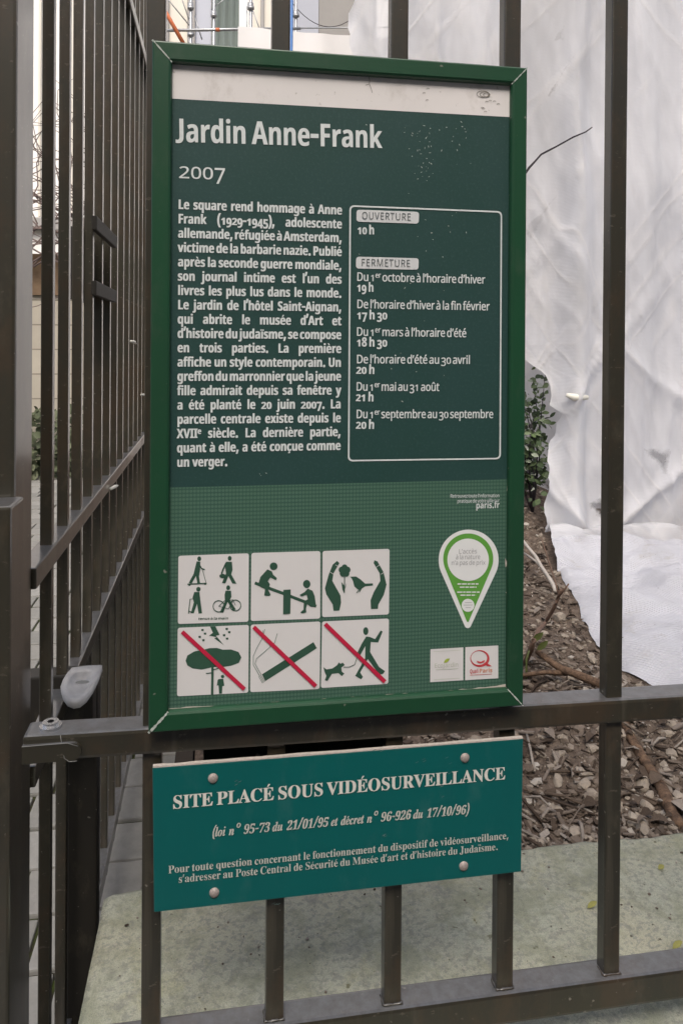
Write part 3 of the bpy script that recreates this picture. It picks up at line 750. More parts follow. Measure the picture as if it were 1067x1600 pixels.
write(m, 'tenus à la main', 'bold', z(148, 382), z(288, 379), 12 / 2.964 * PXM, Y1, space=.25)
m.build('drawing', M['picto_green'], tp[0])
m = MB()
stroke(m, z, [(410, 210), (550, 262), (694, 318)], 14); shape(m, z2, [(542, 242), (576, 240), (574, 353), (541, 355)])
disc(m, z, 497, 133, 18); shape(m, z2, [(468, 147), (488, 156), (495, 172), (513, 188), (507, 197), (482, 184), (470, 202), (480, 216), (472, 242), (483, 264), (478, 270), (453, 268), (458, 238), (424, 222), (436, 182)])
disc(m, z, 650, 215, 17, 19); shape(m, z2, [(655, 236), (677, 246), (687, 272), (694, 322), (668, 320), (652, 308), (646, 330), (648, 346), (628, 351), (620, 346), (635, 334), (637, 295), (655, 286), (650, 264), (624, 273), (617, 265), (640, 252)])
m.build('drawing', M['picto_green'], tp[1])
m = MB()
shape(m, z, [(790, 108), (801, 118), (774, 165), (768, 200), (806, 268), (809, 300), (801, 338), (774, 339), (770, 310), (740, 262), (734, 235), (752, 170), (770, 125)])
shape(m, z, [(963, 105), (977, 110), (1005, 160), (1019, 218), (1006, 266), (981, 310), (979, 330), (947, 331), (945, 290), (960, 252), (990, 200), (987, 165), (959, 118)])
for k in range(5): disc(m, Z(Y1 - .0001 * k), 825 + 14 * cos(k * 2 * pi / 5 - pi / 2), 154 + 15 * sin(k * 2 * pi / 5 - pi / 2), 14, 15)
disc(m, Z(Y1 - .0006), 825, 154, 14); stroke(m, Z(Y1 - .0007), [(825, 170), (824, 256)], 4); shape(m, z2, [(810, 205), (823, 222), (823, 258), (815, 240)]); shape(m, z2, [(834, 210), (827, 228), (827, 240)])
shape(m, z, [(851, 181), (878, 180), (898, 193), (920, 213), (956, 212), (956, 222), (920, 226), (902, 238), (886, 241), (870, 226), (864, 202), (858, 190)])
stroke(m, z2, [(897, 236), (880, 256)], 4); stroke(m, Z(Y1 - .0004), [(903, 234), (893, 252)], 4)
m.build('drawing', M['picto_green'], tp[2])
for hand in (((795, 118), (768, 150)), ((975, 118), (998, 150))):
    m = MB()
    for x0, y0 in hand: stroke(m, Z(Y1 - .0003), [(x0 - 12, y0 + 8), (x0 + 6, y0 + 20)] if x0 < 900 else [(x0 - 4, y0 + 20), (x0 + 12, y0 + 8)], 2)
    m.build('finger_line', M['tile_white'], tp[2])
m = MB()
shape(m, z, [(203, 412), (228, 411), (247, 450), (229, 455), (266, 497), (222, 466), (236, 461), (198, 454), (216, 441)])
for x0, y0 in ((168, 428), (155, 460), (180, 445), (172, 475), (280, 423), (268, 452), (292, 438), (282, 468)): shape(m, z, [(x0 - 6, y0 - 4), (x0 + 6, y0 - 5), (x0 + 5, y0 + 5), (x0 - 5, y0 + 4)])
shape(m, z, [(90, 570), (98, 546), (130, 527), (170, 520), (200, 512), (235, 511), (262, 519), (300, 518), (335, 530), (348, 555), (336, 580), (300, 593), (262, 599), (235, 598), (210, 601), (165, 611), (122, 606), (98, 592)])
shape(m, z2, [(209, 598), (220, 598), (218, 728), (207, 728)]); stroke(m, Z(Y1 - .0004), [(184, 629), (212, 626)], 4); stroke(m, Z(Y1 - .0004), [(218, 612), (243, 604)], 4)
disc(m, z, 261, 643, 8); shape(m, z, [(243, 655), (264, 654), (269, 686), (260, 688), (258, 722), (245, 723), (242, 684), (234, 686), (238, 660)])
m.build('drawing', M['picto_green'], tp[3])
m = MB(); shape(m, z, [(443, 633), (681, 484), (697, 512), (458, 665)]); m.build('drawing', M['picto_green'], tp[4])
m = MB()
for k in range(3): stroke(m, z, [(428 + 5 * k, 643 - 3.2 * k), (446 + 5 * k, 674 - 3.2 * k)], 3)
stroke(m, z, [(456, 424), (447, 462), (420, 510), (403, 550), (403, 590), (433, 642)], 3.5); stroke(m, z, [(514, 444), (502, 486), (460, 525), (418, 560), (411, 585), (440, 636)], 3.5); stroke(m, z2, [(447, 430), (452, 470)], 3)
m.build('smoke', M['picto_soft'], tp[4])
m = MB()
disc(m, z, 923, 433, 12, 18); shape(m, z, [(925, 458), (942, 460), (966, 470), (992, 430), (1001, 435), (980, 486), (946, 483), (943, 530), (985, 600), (1012, 618), (1004, 630), (984, 637), (973, 618), (932, 562), (897, 625), (910, 645), (901, 656), (874, 640), (920, 558), (921, 502), (896, 547), (880, 541), (905, 490)])
stroke(m, z2, [(886, 544), (872, 588), (848, 599), (820, 600)], 3)
shape(m, z, [(741, 610), (768, 606), (790, 591), (798, 578), (806, 584), (817, 579), (826, 590), (810, 602), (812, 620), (824, 630), (812, 642), (797, 628), (766, 631), (757, 646), (746, 664), (733, 661), (741, 640), (734, 626), (727, 600)])
m.build('drawing', M['picto_green'], tp[5])
for q, a, b in ((3, (74, 436), (362, 702)), (4, (405, 414), (692, 688)), (5, (735, 400), (1012, 668))):
    m = MB(); stroke(m, Z(Y1 - .0009), [a, b], 19); m.build('red_bar', M['red_bar'], tp[q])
# pin
def pin(cx, cy, r, ry, tipx, tipy, tr, n=40):
    pts = []; d = tipy - cy; a0 = math.asin(min(1, (r - tr) / d))
    for k in range(n + 1):
        a = pi - a0 * 1 + (pi + 2 * a0) * k / n; pts.append((cx + r * cos(a), cy + ry * sin(a)))
    for k in range(9):
        a = a0 * 1 + (pi - 2 * a0) * k / 8; pts.append((tipx + tr * cos(a), tipy - tr + tr * sin(a)))
    return pts
m = MB(); shape(m, pix(YT), pin(731.8, 875, 46.8, 47.5, 730.5, 981.5, 5)); pn = m.build('map_pin', M['pin_white'], sg)
m = MB(); shape(m, pix(YT - .0003), pin(731.2, 873, 39, 39.5, 730.5, 972, 1.5)); m.build('green_drop', M['pin_green'], pn)
m = MB(); disc(m, pix(YT - .0006), 731, 874.7, 32.4, 33.2, 40); disc(m, pix(YT - .0006), 730.8, 945.8, 10, 10.2)
f = pix(YT - .0006)
for v, a, b in ((912.5, 714.5, 747), (917.5, 718, 744), (925.2, 714, 749), (930, 719, 743)):
    rr = random.Random(int(v)); u = a
    while u < b: w_ = rr.uniform(3, 8); stroke(m, f, [(u, v), (min(u + w_, b), v - .1)], 1.9); u += w_ + 1.2
m.build('pin_disc', M['pin_white'], pn)
m = MB(); g = pix(YT - .0009)
for tx, u0, u1, v in (('L’accès', 716, 745, 865.2), ('à la nature', 711.5, 750, 874), ('n’a pas de prix', 704.5, 758, 883)): write(m, tx, 'thin', g(u0, v), g(u1, v - .6), capm(7.2, 735), YT - .0009, space=.25)
for k, (a, b) in enumerate(((726, 737), (724, 738), (727, 735))): stroke(m, g, [(a, 941.5 + k * 4), (b, 941.3 + k * 4)], .7)
m.build('pin_lettering', M['grey_ink'], pn)
# two small labels
m = MB(); shape(m, pix(YT), [(672.3, 1014.4), (723.5, 1011.5), (723.5, 1062.8), (671.9, 1065.9)]); l1 = m.build('eco_label', M['tile_white'], sg)
m = MB(); g = pix(YT - .0004); shape(m, g, [(693, 1035.5), (695, 1031), (698.5, 1029), (702.5, 1029), (700.5, 1033), (697, 1035.5)]); m.build('leaf_mark', M['logo_green'], l1)
m = MB(); write(m, 'EcoJardin', 'reg', g(678, 1043.4), g(716, 1041.4), capm(6.6, 700), YT - .0004); stroke(m, g, [(681, 1046.5), (715.5, 1044.6)], .8); stroke(m, g, [(677, 1018.2), (718.5, 1015.8)], .6); stroke(m, g, [(677, 1062), (718, 1059.5)], .6); m.build('lettering', M['pale_ink'], l1)
m = MB(); shape(m, pix(YT), [(726.7, 1011.2), (778, 1008.5), (778, 1059.8), (726.3, 1062.8)]); l2 = m.build('quality_label', M['tile_white'], sg)
m = MB(); vs = []; n = 36
for k in range(n + 1):
    a = 2 * pi * k / n; wv_ = 2.4 + 1.6 * sin(a + .9)
    vs.append((g(749.3 + 15 * cos(a), 1029 + 13.2 * sin(a)), g(749.3 + (15 - wv_) * cos(a), 1029 + (13.2 - wv_) * sin(a))))
m.add([a for a, b in vs] + [b for a, b in vs], [(k, n + 1 + k, n + 2 + k, k + 1) for k in range(n)])
shape(m, pix(YT - .0006), [(744, 1032.5), (751, 1034), (757.5, 1031), (756, 1034.5), (750.5, 1036.5), (746, 1035.5)]); shape(m, pix(YT - .0005), [(757, 1038), (761, 1036.5), (768, 1041), (760.5, 1041)])
write(m, 'Quali', 'bold', g(733.5, 1052.2), g(747, 1051.5), capm(6.4, 740), YT - .0004); stroke(m, g, [(734, 1055), (768, 1053.2)], .7)
m.build('q_mark', M['logo_red'], l2)
m = MB(); write(m, 'Paris', 'bold', g(748, 1051.4), g(769, 1050.2), capm(6.4, 740), YT - .0004); m.build('lettering', M['logo_orange'], l2)

# ------------------------------------------------------------------ teal video-surveillance plate
YV = .8565
tq = [(238.5, 1199.5), (817, 1154), (814, 1362.5), (241, 1426)]
ts = empty('surveillance_sign', (.18, YV, EYE - .57))
tag(ts, 'flat teal metal plate with cream serif warning text, riveted below the tall notice board', 'sign')
T4 = [at(u, v, YV - .004) for u, v in tq]
m = MB(); bk = [p + Vector((0, .0042, 0)) for p in T4]
rq = []
bm = bmesh.new(); V1 = [bm.verts.new(p) for p in T4]; V2 = [bm.verts.new(p) for p in bk]
for fidx in ((V1[3], V1[2], V1[1], V1[0]), V2, (V1[0], V1[1], V2[1], V2[0]), (V1[1], V1[2], V2[2], V2[1]), (V1[2], V1[3], V2[3], V2[2]), (V1[3], V1[0], V2[0], V2[3])): bm.faces.new(fidx)
bmesh.ops.recalc_face_normals(bm, faces=bm.faces[:]); bmesh.ops.bevel(bm, geom=bm.edges[:], offset=.0008, segments=1, affect='EDGES')
bm.verts.index_update(); m.add([p.co.copy() for p in bm.verts], [[q.index for q in f_.verts] for f_ in bm.faces]); bm.free()
m.build('plate', M['teal'], ts)
m = MB(); q0, q1 = T4[0] + Vector((.0005, .001, .0002)), T4[1] + Vector((-.0005, .001, .0002)); rr = random.Random(2); n = 40
vs = []
for k in range(n + 1):
    p = q0.lerp(q1, k / n); h = .0008 + .0008 * rr.random(); vs += [p + Vector((0, -.0012, -.0004)), p + Vector((0, -.0012, h)), p + Vector((0, .003, h))]
m.add(vs, [(3 * k + a, 3 * k + a + 1, 3 * k + a + 4, 3 * k + a + 3) for k in range(n) for a in (0, 1)]); m.build('bare_edge', M['worn_edge'], ts)
YVT = YV - .0046; P2 = pix(YVT)
m = MB()
write(m, 'SITE PLACÉ SOUS VIDÉOSURVEILLANCE', 'serifbold', P2(269.5, 1264), P2(789, 1217.5), 20.0 * PXM, YVT, space=.30, fat=.00025); m.build('title_lettering', M['serif'], ts)
m = MB(); write(m, '(loi n° 95-73 du 21/01/95 et décret n° 96-926 du 17/10/96)', 'serifbi', P2(331, 1307.5), P2(732, 1271.5), 14.0 * PXM, YVT, space=.50, fat=.0002); m.build('law_lettering', M['serif_faded'], ts)
m = MB()
write(m, 'Pour toute question concernant le fonctionnement du dispositif de vidéosurveillance,', 'serifbold', P2(263, 1365), P2(795, 1310.5), 11.8 * PXM, YVT, space=.34)
write(m, 's’adresser au Poste Central de Sécurité du Musée d’art et d’histoire du Judaïsme.', 'serifbold', P2(279, 1379.5), P2(778, 1328), 11.8 * PXM, YVT, space=.34)
m.build('contact_lettering', M['serif_faded'], ts)
def dome(m, c, r, h, n=18):
    vs = []; fs = []
    for j in range(4):
        a = j / 3 * pi / 2
        for k in range(n): vs.append((c.x + r * cos(a) * cos(2 * pi * k / n), c.y - h * sin(a) - (.0005 if j else 0), c.z + r * cos(a) * sin(2 * pi * k / n)))
    for j in range(3):
        for k in range(n): fs.append((j * n + k, (j + 1) * n + k, (j + 1) * n + (k + 1) % n, j * n + (k + 1) % n))
    m.add(vs, fs, 0, True)
for u, v in ((333, 1216), (726, 1184), (335, 1394.5), (724, 1353)):
    m = MB(); c = at(u, v, YV - .0041); dome(m, c, .0056, .0024); m.build('rivet', M['zinc'], ts)
m = MB(); rr = random.Random(8)                     # chalky smears
for (u, v, su, sv) in ((700, 1190, 10, 18), (690, 1225, 5, 28), (655, 1188, 14, 6), (372, 1222, 6, 6), (590, 1172, 12, 3), (500, 1398, 7, 3), (600, 1305, 6, 3), (430, 1412, 12, 2)):
    for _ in range(3):
        cu, cv = rr.gauss(u, su * .4), rr.gauss(v, sv * .4); stroke(m, pix(YV - .0044 - rr.random() * .0001), [(cu - 2, cv + 1), (cu + 1, cv), (cu + 3, cv - 1.4)], rr.uniform(.3, .7))
m.build('scratch', flat('scratchtone', (.13, .22, .21), .7), ts)
# mounting strap behind the pickets
ys = .8865
m = MB(); a = at(318, 1158, ys); b = at(608, 1150, ys); m.box(a.x, b.x, ys, ys + .012, at(318, 1390, ys).z, a.z + .006, c=.001)
tag(m.build('mounting_strap', M['dark_iron']), 'dark backing board clamped behind the railing bars at the teal plate', 'bracket')

# ------------------------------------------------------------------ white scaffold netting
YN = 3.0
def tab(T, x):
    if x <= T[0][0]: return T[0][1]
    for (a, b), (c, d) in zip(T, T[1:]):
        if x <= c: t_ = (x - a) / (c - a); return b + (d - b) * t_
    return T[-1][1]
leftT = [(-900, 575), (0, 556), (40, 543), (90, 545), (200, 600), (400, 700), (540, 800), (572, 826), (590, 846), (610, 858), (640, 853), (655, 868), (680, 866), (710, 858), (760, 848), (800, 843), (850, 846), (880, 852)]
groundT = [(1.70, 1090), (1.80, 1030), (1.92, 965), (2.05, 932), (2.2, 912), (2.4, 892), (2.6, 874), (2.8, 858), (3.0, 851)]
def ridge(a): return 1 - abs(((a % 1.0) - .5) * 2)
XP = at(893, 500, YN).x
def fold(x, z):
    f_ = .05 * noise.noise((x * 2.2, z * .35, 0)) + .050 * noise.noise((x * 6, z * .45, 3)) + .014 * noise.noise((x * 17, z * .9, 6)) - .022 * (1 - abs(noise.noise((x * 4.2, z * .9, 21)))) ** 6 - .010 * (1 - abs(noise.noise((x * 8 + z * 3, z * 1.2, 25)))) ** 8
    n1 = noise.noise((x * 1.3, z * 1.3, 9)); lowf = max(0, min(1, (2.4 - z) / 1.6))
    d1 = ridge((x + z * .9) * 1.15 + n1 * .22); d2 = ridge((x - z * 1.0) * 1.3 + .3 + n1 * .22)
    f_ -= lowf * .045 * (d1 ** 9 + d2 ** 9)
    f_ += .012 * noise.noise((x * 26, z * .8, 11)) + .010 * ridge(x * 3.1 + z * .4 + noise.noise((x, z * .6, 4))) ** 8
    f_ -= .085 * math.exp(-((x - XP - .03 * noise.noise((z, 0, 2))) / .055) ** 2) * (1 if z < 2.1 else max(.25, 1 - (z - 2.1)))
    return f_
rows = []; NCOL = 170
zb = .715
NW = 170
for j in range(NW + 1):
    t_ = j / NW; z = 5.2 + (zb - 5.2) * (1 - (1 - t_) ** 1.45)
    v = CYP - (z - EYE) * FPX / (YN / .985) 
    uL = tab(leftT, v) + 3.5 * noise.noise((v * .05, 0, 0)) + 2 * noise.noise((v * .2, 0, 0))
    xL = at(uL, v, YN).x; row = []
    for i in range(NCOL + 1):
        x = xL + (3.5 - xL) * (i / NCOL) ** 1.25
        edge = math.exp(-(x - xL) / .05) * .05 * noise.noise((z * 5, 0, 1))
        row.append((x, YN + fold(x, z) + edge, z))
    rows.append(row)
NG = 60
for j in range(1, NG + 1):
    t_ = j / NG; yy = YN - 1.28 * t_
    xL = at(tab(groundT, yy), 1000, yy).x + .010 * noise.noise((yy * 11, 0, 4)) + .006 * noise.noise((yy * 37, 0, 5)); row = []
    for i in range(NCOL + 1):
        x = xL + (3.5 - xL) * (i / NCOL) ** 1.25
        k = min(1, t_ * 2.2); f0 = fold(x, zb)
        hgt = soil_h(x, yy) + .020 + (zb - soil_h(1.5, YN) - .020) * (1 - k) ** 1.5 + .06 * (1 - t_ * .7) * (.4 + noise.noise((x * 3.2, yy * 4.5, 2))) + .018 * noise.noise((x * 7 + yy * 4, yy * 9, 6)) + .02 * ridge((x - yy * 1.1) * 1.4) ** 4 + .008 * noise.noise((x * 14, yy * 14, 1))
        eg = math.exp(-(x - xL) / .04); hgt = hgt * (1 - eg) + (soil_h(x, yy) + .003 + .010 * abs(noise.noise((yy * 14, 0, 8)))) * eg if t_ > .25 else hgt
        y2 = yy + .05 * noise.noise((x * 3.1, 0, 7)) * t_ + f0 * (1 - k)
        if j >= NG - 1: hgt = soil_h(x, yy) + (.010 if j < NG else -.004)
        row.append((x, y2, hgt))
    rows.append(row)
m = MB(); vs = [p for r_ in rows for p in r_]; NC1 = NCOL + 1; fs = []
for j in range(len(rows) - 1):
    for i in range(NCOL):
        fs.append((j * NC1 + i, (j + 1) * NC1 + i, (j + 1) * NC1 + i + 1, j * NC1 + i + 1))
nw = NW * NCOL + 6 * NCOL; m.add(vs, fs[:nw], 0, True)
mf = MB(); mf.add(vs, fs[nw:], 0, True)
ne = empty('scaffold_netting', (1.6, YN, Z_COP))
tag(ne, 'white scaffold netting hanging behind the fence on the right with its foot trailing over soil', 'netting')
m.build('outer_sheet', M['net'], ne); mf.build('trailing_foot', M['net_foot'], ne)
# inner sheet, further back, no hem lift
m = MB(); vs = []; NI, NJ = 60, 60
for j in range(NJ + 1):
    z = 5.2 + (soil_h(2, 3.4) - 5.2) * j / NJ
    for i in range(NI + 1):
        x = 1.95 + 1.8 * i / NI + .05 * noise.noise((z * 2, 0, 3)); vs.append((x, 3.42 + .12 * noise.noise((x * 1.8, z * .6, 5)) + .04 * noise.noise((x * 5, z * 1.5, 2)), z))
m.add(vs, [(j * (NI + 1) + i, (j + 1) * (NI + 1) + i, (j + 1) * (NI + 1) + i + 1, j * (NI + 1) + i + 1) for j in range(NJ) for i in range(NI)], 0, True)
m.build('inner_sheet', M['net'], ne)
m = MB(); vs = []
for j in range(25):
    for i in range(25):
        x = 1.15 + .95 * i / 24; z = .60 + 1.0 * j / 24; vs.append((x, 3.50 + .05 * noise.noise((x * 4, z * 2, 5)), z))
m.add(vs, [(j * 25 + i, j * 25 + i + 1, (j + 1) * 25 + i + 1, (j + 1) * 25 + i) for j in range(24) for i in range(24)], 0, True); m.build('inner_sheet', M['net'], ne)
m = MB(); q0 = at(885, 606, YN - .14)
m.tube([at(884, 617, YN - .10), at(897, 621, YN - .115), at(917, 621, YN - .10)], [.008, .015, .010], 8)
m.build('knot_tie', M['net_tie'], ne)

# ------------------------------------------------------------------ soil litter
def inpool(x, y):
    if y > YN + .05: return x > at(850, 850, y).x
    if y < 1.70: return False
    return x > at(tab(groundT, y), 1000, y).x - .01
ico = []
bm = bmesh.new(); bmesh.ops.create_icosphere(bm, subdivisions=2, radius=1); bm.verts.index_update()
IV = [v.co.copy() for v in bm.verts]; IF = [[q.index for q in f_.verts] for f_ in bm.faces]; bm.free()
bm = bmesh.new(); bmesh.ops.create_icosphere(bm, subdivisions=1, radius=1); bm.verts.index_update()
SV = [v.co.copy() for v in bm.verts]; SF = [[q.index for q in f_.verts] for f_ in bm.faces]; bm.free()
def rock(m, c, r, rr, big=False, mi=0):
    V_, F_ = (IV, IF) if big else (SV, SF)
    s = Vector((rr.uniform(.7, 1.35), rr.uniform(.65, 1.2), rr.uniform(.4, .8))) * r; o = rr.random() * 99
    planes = [(Vector((rr.gauss(0, 1), rr.gauss(0, 1), rr.gauss(0, 1))).normalized(), rr.uniform(.5, .85)) for _ in range(8 if big else 5)]
    rot = Matrix.Rotation(rr.random() * 6.28, 3, 'Z') @ Matrix.Rotation(rr.gauss(0, .4), 3, 'X'); vs = []
    for p in V_:
        q = p * (1 + .22 * noise.noise(p * 1.7 + Vector((o, 0, 0))))
        for n_, d_ in planes:
            e_ = q.dot(n_) - d_
            if e_ > 0: q = q - n_ * e_
        q = Vector((q.x * s.x, q.y * s.y, q.z * s.z)); vs.append(c + rot @ q)
    m.add(vs, F_, mi, False)
rr = random.Random(21); m = MB(); cnt = 0
while cnt < 10500:
    y = 1.25 + 2.6 * rr.random() ** 1.35; x = -.03 + (y * .78 + .1) * rr.random()
    if inpool(x, y) or (y < 1.8 and x < .38 and rr.random() < .8): continue
    r = .0022 + .0150 * rr.random() ** 3.6
    if y - r * 1.3 < 1.24: continue
    rock(m, Vector((x, y, soil_h(x, y) + r * .15)), r, rr); cnt += 1
cnt = 0
while cnt < 150:
    y = 1.26 + 1.9 * rr.random() ** 1.3; x = -.03 + (y * .78 + .1) * rr.random(); r = .010 + .014 * rr.random() ** 1.5
    if inpool(x - r, y) or inpool(x, y - r) or y - r * 1.3 < 1.24: continue
    rock(m, Vector((x, y, soil_h(x, y) - r * .05)), r, rr, True); cnt += 1
tag(m.build('rubble', M['rubble']), 'beige limestone chips strewn over the dark garden soil', 'rubble', kind='stuff')
m = MB(); cnt = 0
while cnt < 3200:
    y = 1.25 + 2.2 * rr.random() ** 1.6; x = -.03 + (y * .78 + .1) * rr.random()
    if inpool(x, y): continue
    L_ = .008 + .035 * rr.random() ** 2; w_ = L_ * rr.uniform(.15, .45); th = .0015 + .002 * rr.random(); 
    if y - L_ < 1.24: continue
    rot = Matrix.Rotation(rr.random() * 6.28, 3, 'Z') @ Matrix.Rotation(rr.gauss(0, .35), 3, 'Y') @ Matrix.Rotation(rr.gauss(0, .35), 3, 'X')
    c = Vector((x, y, soil_h(x, y) + .004 + .006 * rr.random()))
    pts = [(-1, -.6, -1), (-.7, -1, -1), (.8, -.8, -1), (1, .3, -1), (.5, 1, -1), (-.8, .7, -1)]
    vs = [c + rot @ Vector((a * L_ * .5, b * w_ * .5, q * th * .5)) for q in (-1, 1) for a, b, _ in pts]
    m.add(vs, [tuple(range(6))[::-1], tuple(range(6, 12))] + [(k, (k + 1) % 6, 6 + (k + 1) % 6, 6 + k) for k in range(6)])
    cnt += 1
for k in range(240):
    y = 1.27 + 2.0 * rr.random() ** 1.4; x = -.02 + (y * .78 + .1) * rr.random()
    if inpool(x, y): continue
    c = Vector((x, y, soil_h(x, y) + .010 + .008 * rr.random())); a = rr.random() * 6.28; L_ = .018 + .022 * rr.random(); w_ = L_ * rr.uniform(.25, .42)
    if y - L_ < 1.245: continue
    d = Vector((cos(a), sin(a), rr.gauss(0, .25))).normalized(); s_ = d.cross(Vector((rr.gauss(0, .3), rr.gauss(0, .3), 1))).normalized(); u_ = s_.cross(d)
    row_ = [(0, .05), (.25, .8), (.55, 1), (.8, .6), (1, .05)]
    vs = []
    for t_, b in row_: cc = c + d * L_ * t_ + u_ * (.006 * sin(pi * t_)); vs += [cc - s_ * w_ * b + u_ * w_ * b * .5, cc, cc + s_ * w_ * b + u_ * w_ * b * .5]
    m.add(vs, [(3 * q + e_, 3 * q + e_ + 1, 3 * q + e_ + 4, 3 * q + e_ + 3) for q in range(4) for e_ in (0, 1)], 0, True)
for k in range(340):
    y = 1.27 + 2.0 * rr.random() ** 1.4; x = -.02 + (y * .78 + .1) * rr.random()
    if inpool(x, y): continue
    a = rr.random() * 6.28; l_ = .02 + .06 * rr.random() ** 2; dx, dy = cos(a) * l_, sin(a) * l_
    if min(y - dy, y + dy) < 1.245: continue
    m.tube([(x - dx, y - dy, soil_h(x - dx, y - dy) + .006), (x, y, soil_h(x, y) + .011 + .01 * rr.random()), (x + dx, y + dy, soil_h(x + dx, y + dy) + .006)], [.0012 + .0026 * rr.random()] * 3, 5)
tag(m.build('wood_mulch', M['mulch']), 'brown wood chips and dead leaves between the limestone chips', 'mulch', kind='stuff')
m = MB(); rr = random.Random(77)
for k in range(420):
    x = X_COP + .02 + 1.5 * rr.random(); y = Y_COP1 - .012 - .33 * rr.random() ** 1.8; r = .0007 + .0024 * rr.random() ** 4
    rock(m, Vector((x, y, Z_COP + r * .3)), r, rr)
tag(m.build('grit', M['mulch']), 'dark crumbs of earth and grit scattered on the pale stone top', 'grit', kind='stuff')
# larger stones one can point at
big = [((925, 1150), .030, 'pale rounded stone just left of the right bar, under the middle rail', 'stone'), ((912, 1195), .026, 'beige angular stone left of the right bar, level with the teal plate', 'stone'),
       ((870, 1190), .028, 'buff stone between the teal plate and the right bar', 'stone'), ((1005, 1190), .034, 'large grey-beige stone right of the right bar, below the middle rail', 'stone'),
       ((1005, 1260), .036, 'long grey stone lying beside the brown root', 'stone'), ((900, 1262), .030, 'grey stone block above the wall edge, left of the right bar', 'stone'),
       ((845, 1275), .02, 'small cream stone touching the edge of the teal plate', 'stone'), ((1050, 1255), .026, 'pale flat stone right of the brown root', 'stone'),
       ((925, 1020), .03, 'pale stone beside the foot of the white netting, above the middle rail', 'stone'), ((875, 965), .045, 'grey clod of earth and stone at the netting edge', 'stone'), ((980, 1205), .012, 'small white pebble right of the right bar', 'pebble')]
for k, ((u, v), r, lab, cat) in enumerate(big):
    r *= .6; p = atz(u, v, Z_COP + .01); p.z = soil_h(p.x, p.y) + r * .3
    m = MB(); rock(m, p, r, random.Random(50 + k), True); o = m.build('stone' if cat == 'stone' else 'pebble', M['rubble'], None, p); tag(o, lab, cat, 'larger stones on the soil bed')

# ------------------------------------------------------------------ branches, twigs, shrub
def branch(name, label, pts, rad, mat, cat='branch', sub=None):
    P3 = []
    for i in range(len(pts) - 1):
        for k in range(6): P3.append(Vector(pts[i]).lerp(Vector(pts[i + 1]), k / 6))
    P3.append(Vector(pts[-1])); rr = random.Random(len(label)); N = len(P3)
    P3 = [p + Vector((noise.noise(p * 9) * rad[0] * .8, 0, noise.noise(p * 9 + Vector((5, 0, 0))) * rad[0] * .8)) for p in P3]
    rs = [(rad[0] + (rad[1] - rad[0]) * i / (N - 1)) * (1 + .18 * noise.noise(P3[i] * 25)) for i in range(N)]
    m = MB(); m.tube(P3, rs, 10)
    for s in (sub or []): m.tube([Vector(q) for q in s[0]], s[1], 6)
    return tag(m.build(name, mat, None, P3[0]), label, cat)
def onsoil(u, v, h=.0):
    p = atz(u, v, Z_COP + .01 + h); 
    for _ in range(3): p = atz(u, v, soil_h(p.x, p.y) + h)
    return p
branch('root', 'thick reddish brown root running down to the wall, right of the right bar', [onsoil(962, 1095, .012), onsoil(980, 1140, .012), onsoil(1002, 1180, .012), onsoil(1025, 1215, .008), onsoil(1045, 1262, .004), onsoil(1062, 1296, .002)], [.0105, .013], M['bark'])
branch('branch', 'brown peeling branch lying on soil just above the middle rail', [onsoil(938, 1070, .03), onsoil(905, 1055, .035), onsoil(880, 1045, .04), onsoil(855, 1028, .05), onsoil(838, 1018, .05)], [.011, .008], M['bark'],
       sub=[([onsoil(885, 1052, .03), onsoil(855, 1050, .03), onsoil(815, 1055, .03)], [.007, .006, .005])])
branch('twig', 'thin reddish twig with a forked tip leaning up in front of the netting', [onsoil(820, 1035, .02), onsoil(832, 1000, .10), at(850, 972, 2.05), at(866, 944, 2.0), at(877, 920, 1.98)], [.0075, .004], M['twig'],
       sub=[([at(870, 934, 1.99), at(884, 918, 1.97), at(888, 912, 1.97)], [.004, .003, .002]), ([at(872, 930, 1.99), at(868, 912, 2.0), at(858, 880, 2.05), at(845, 840, 2.1)], [.003, .0025, .002, .0015])])
branch('dry_stem', 'pale dry stem lying against the edge of the white netting', [onsoil(814, 842, .08), onsoil(835, 868, .08), onsoil(852, 895, .06), onsoil(868, 925, .04)], [.006, .007], M['dry_stem'], 'stem', sub=[([onsoil(815, 862, .06), onsoil(838, 878, .07), onsoil(856, 900, .05)], [.004, .005, .004])])
pb = at(770, 700, 2.6); pb.z = soil_h(pb.x, pb.y)
branch('sapling', 'thin dark bare sapling with one twig crossing the white netting beside the frame', [at(790, 320, 2.6), at(826, 262, 2.6), at(845, 241, 2.6), at(868, 229, 2.6), at(895, 214, 2.6), at(914, 206, 2.6), at(924, 199, 2.6)], [.0045, .0022], M['dark_twig'], 'sapling', sub=[([pb, pb.lerp(at(790, 320, 2.6), .5) + Vector((.03, .02, 0)), at(790, 320, 2.6), at(786, 220, 2.62), at(778, 140, 2.62)], [.011, .008, .0055, .004, .002])])
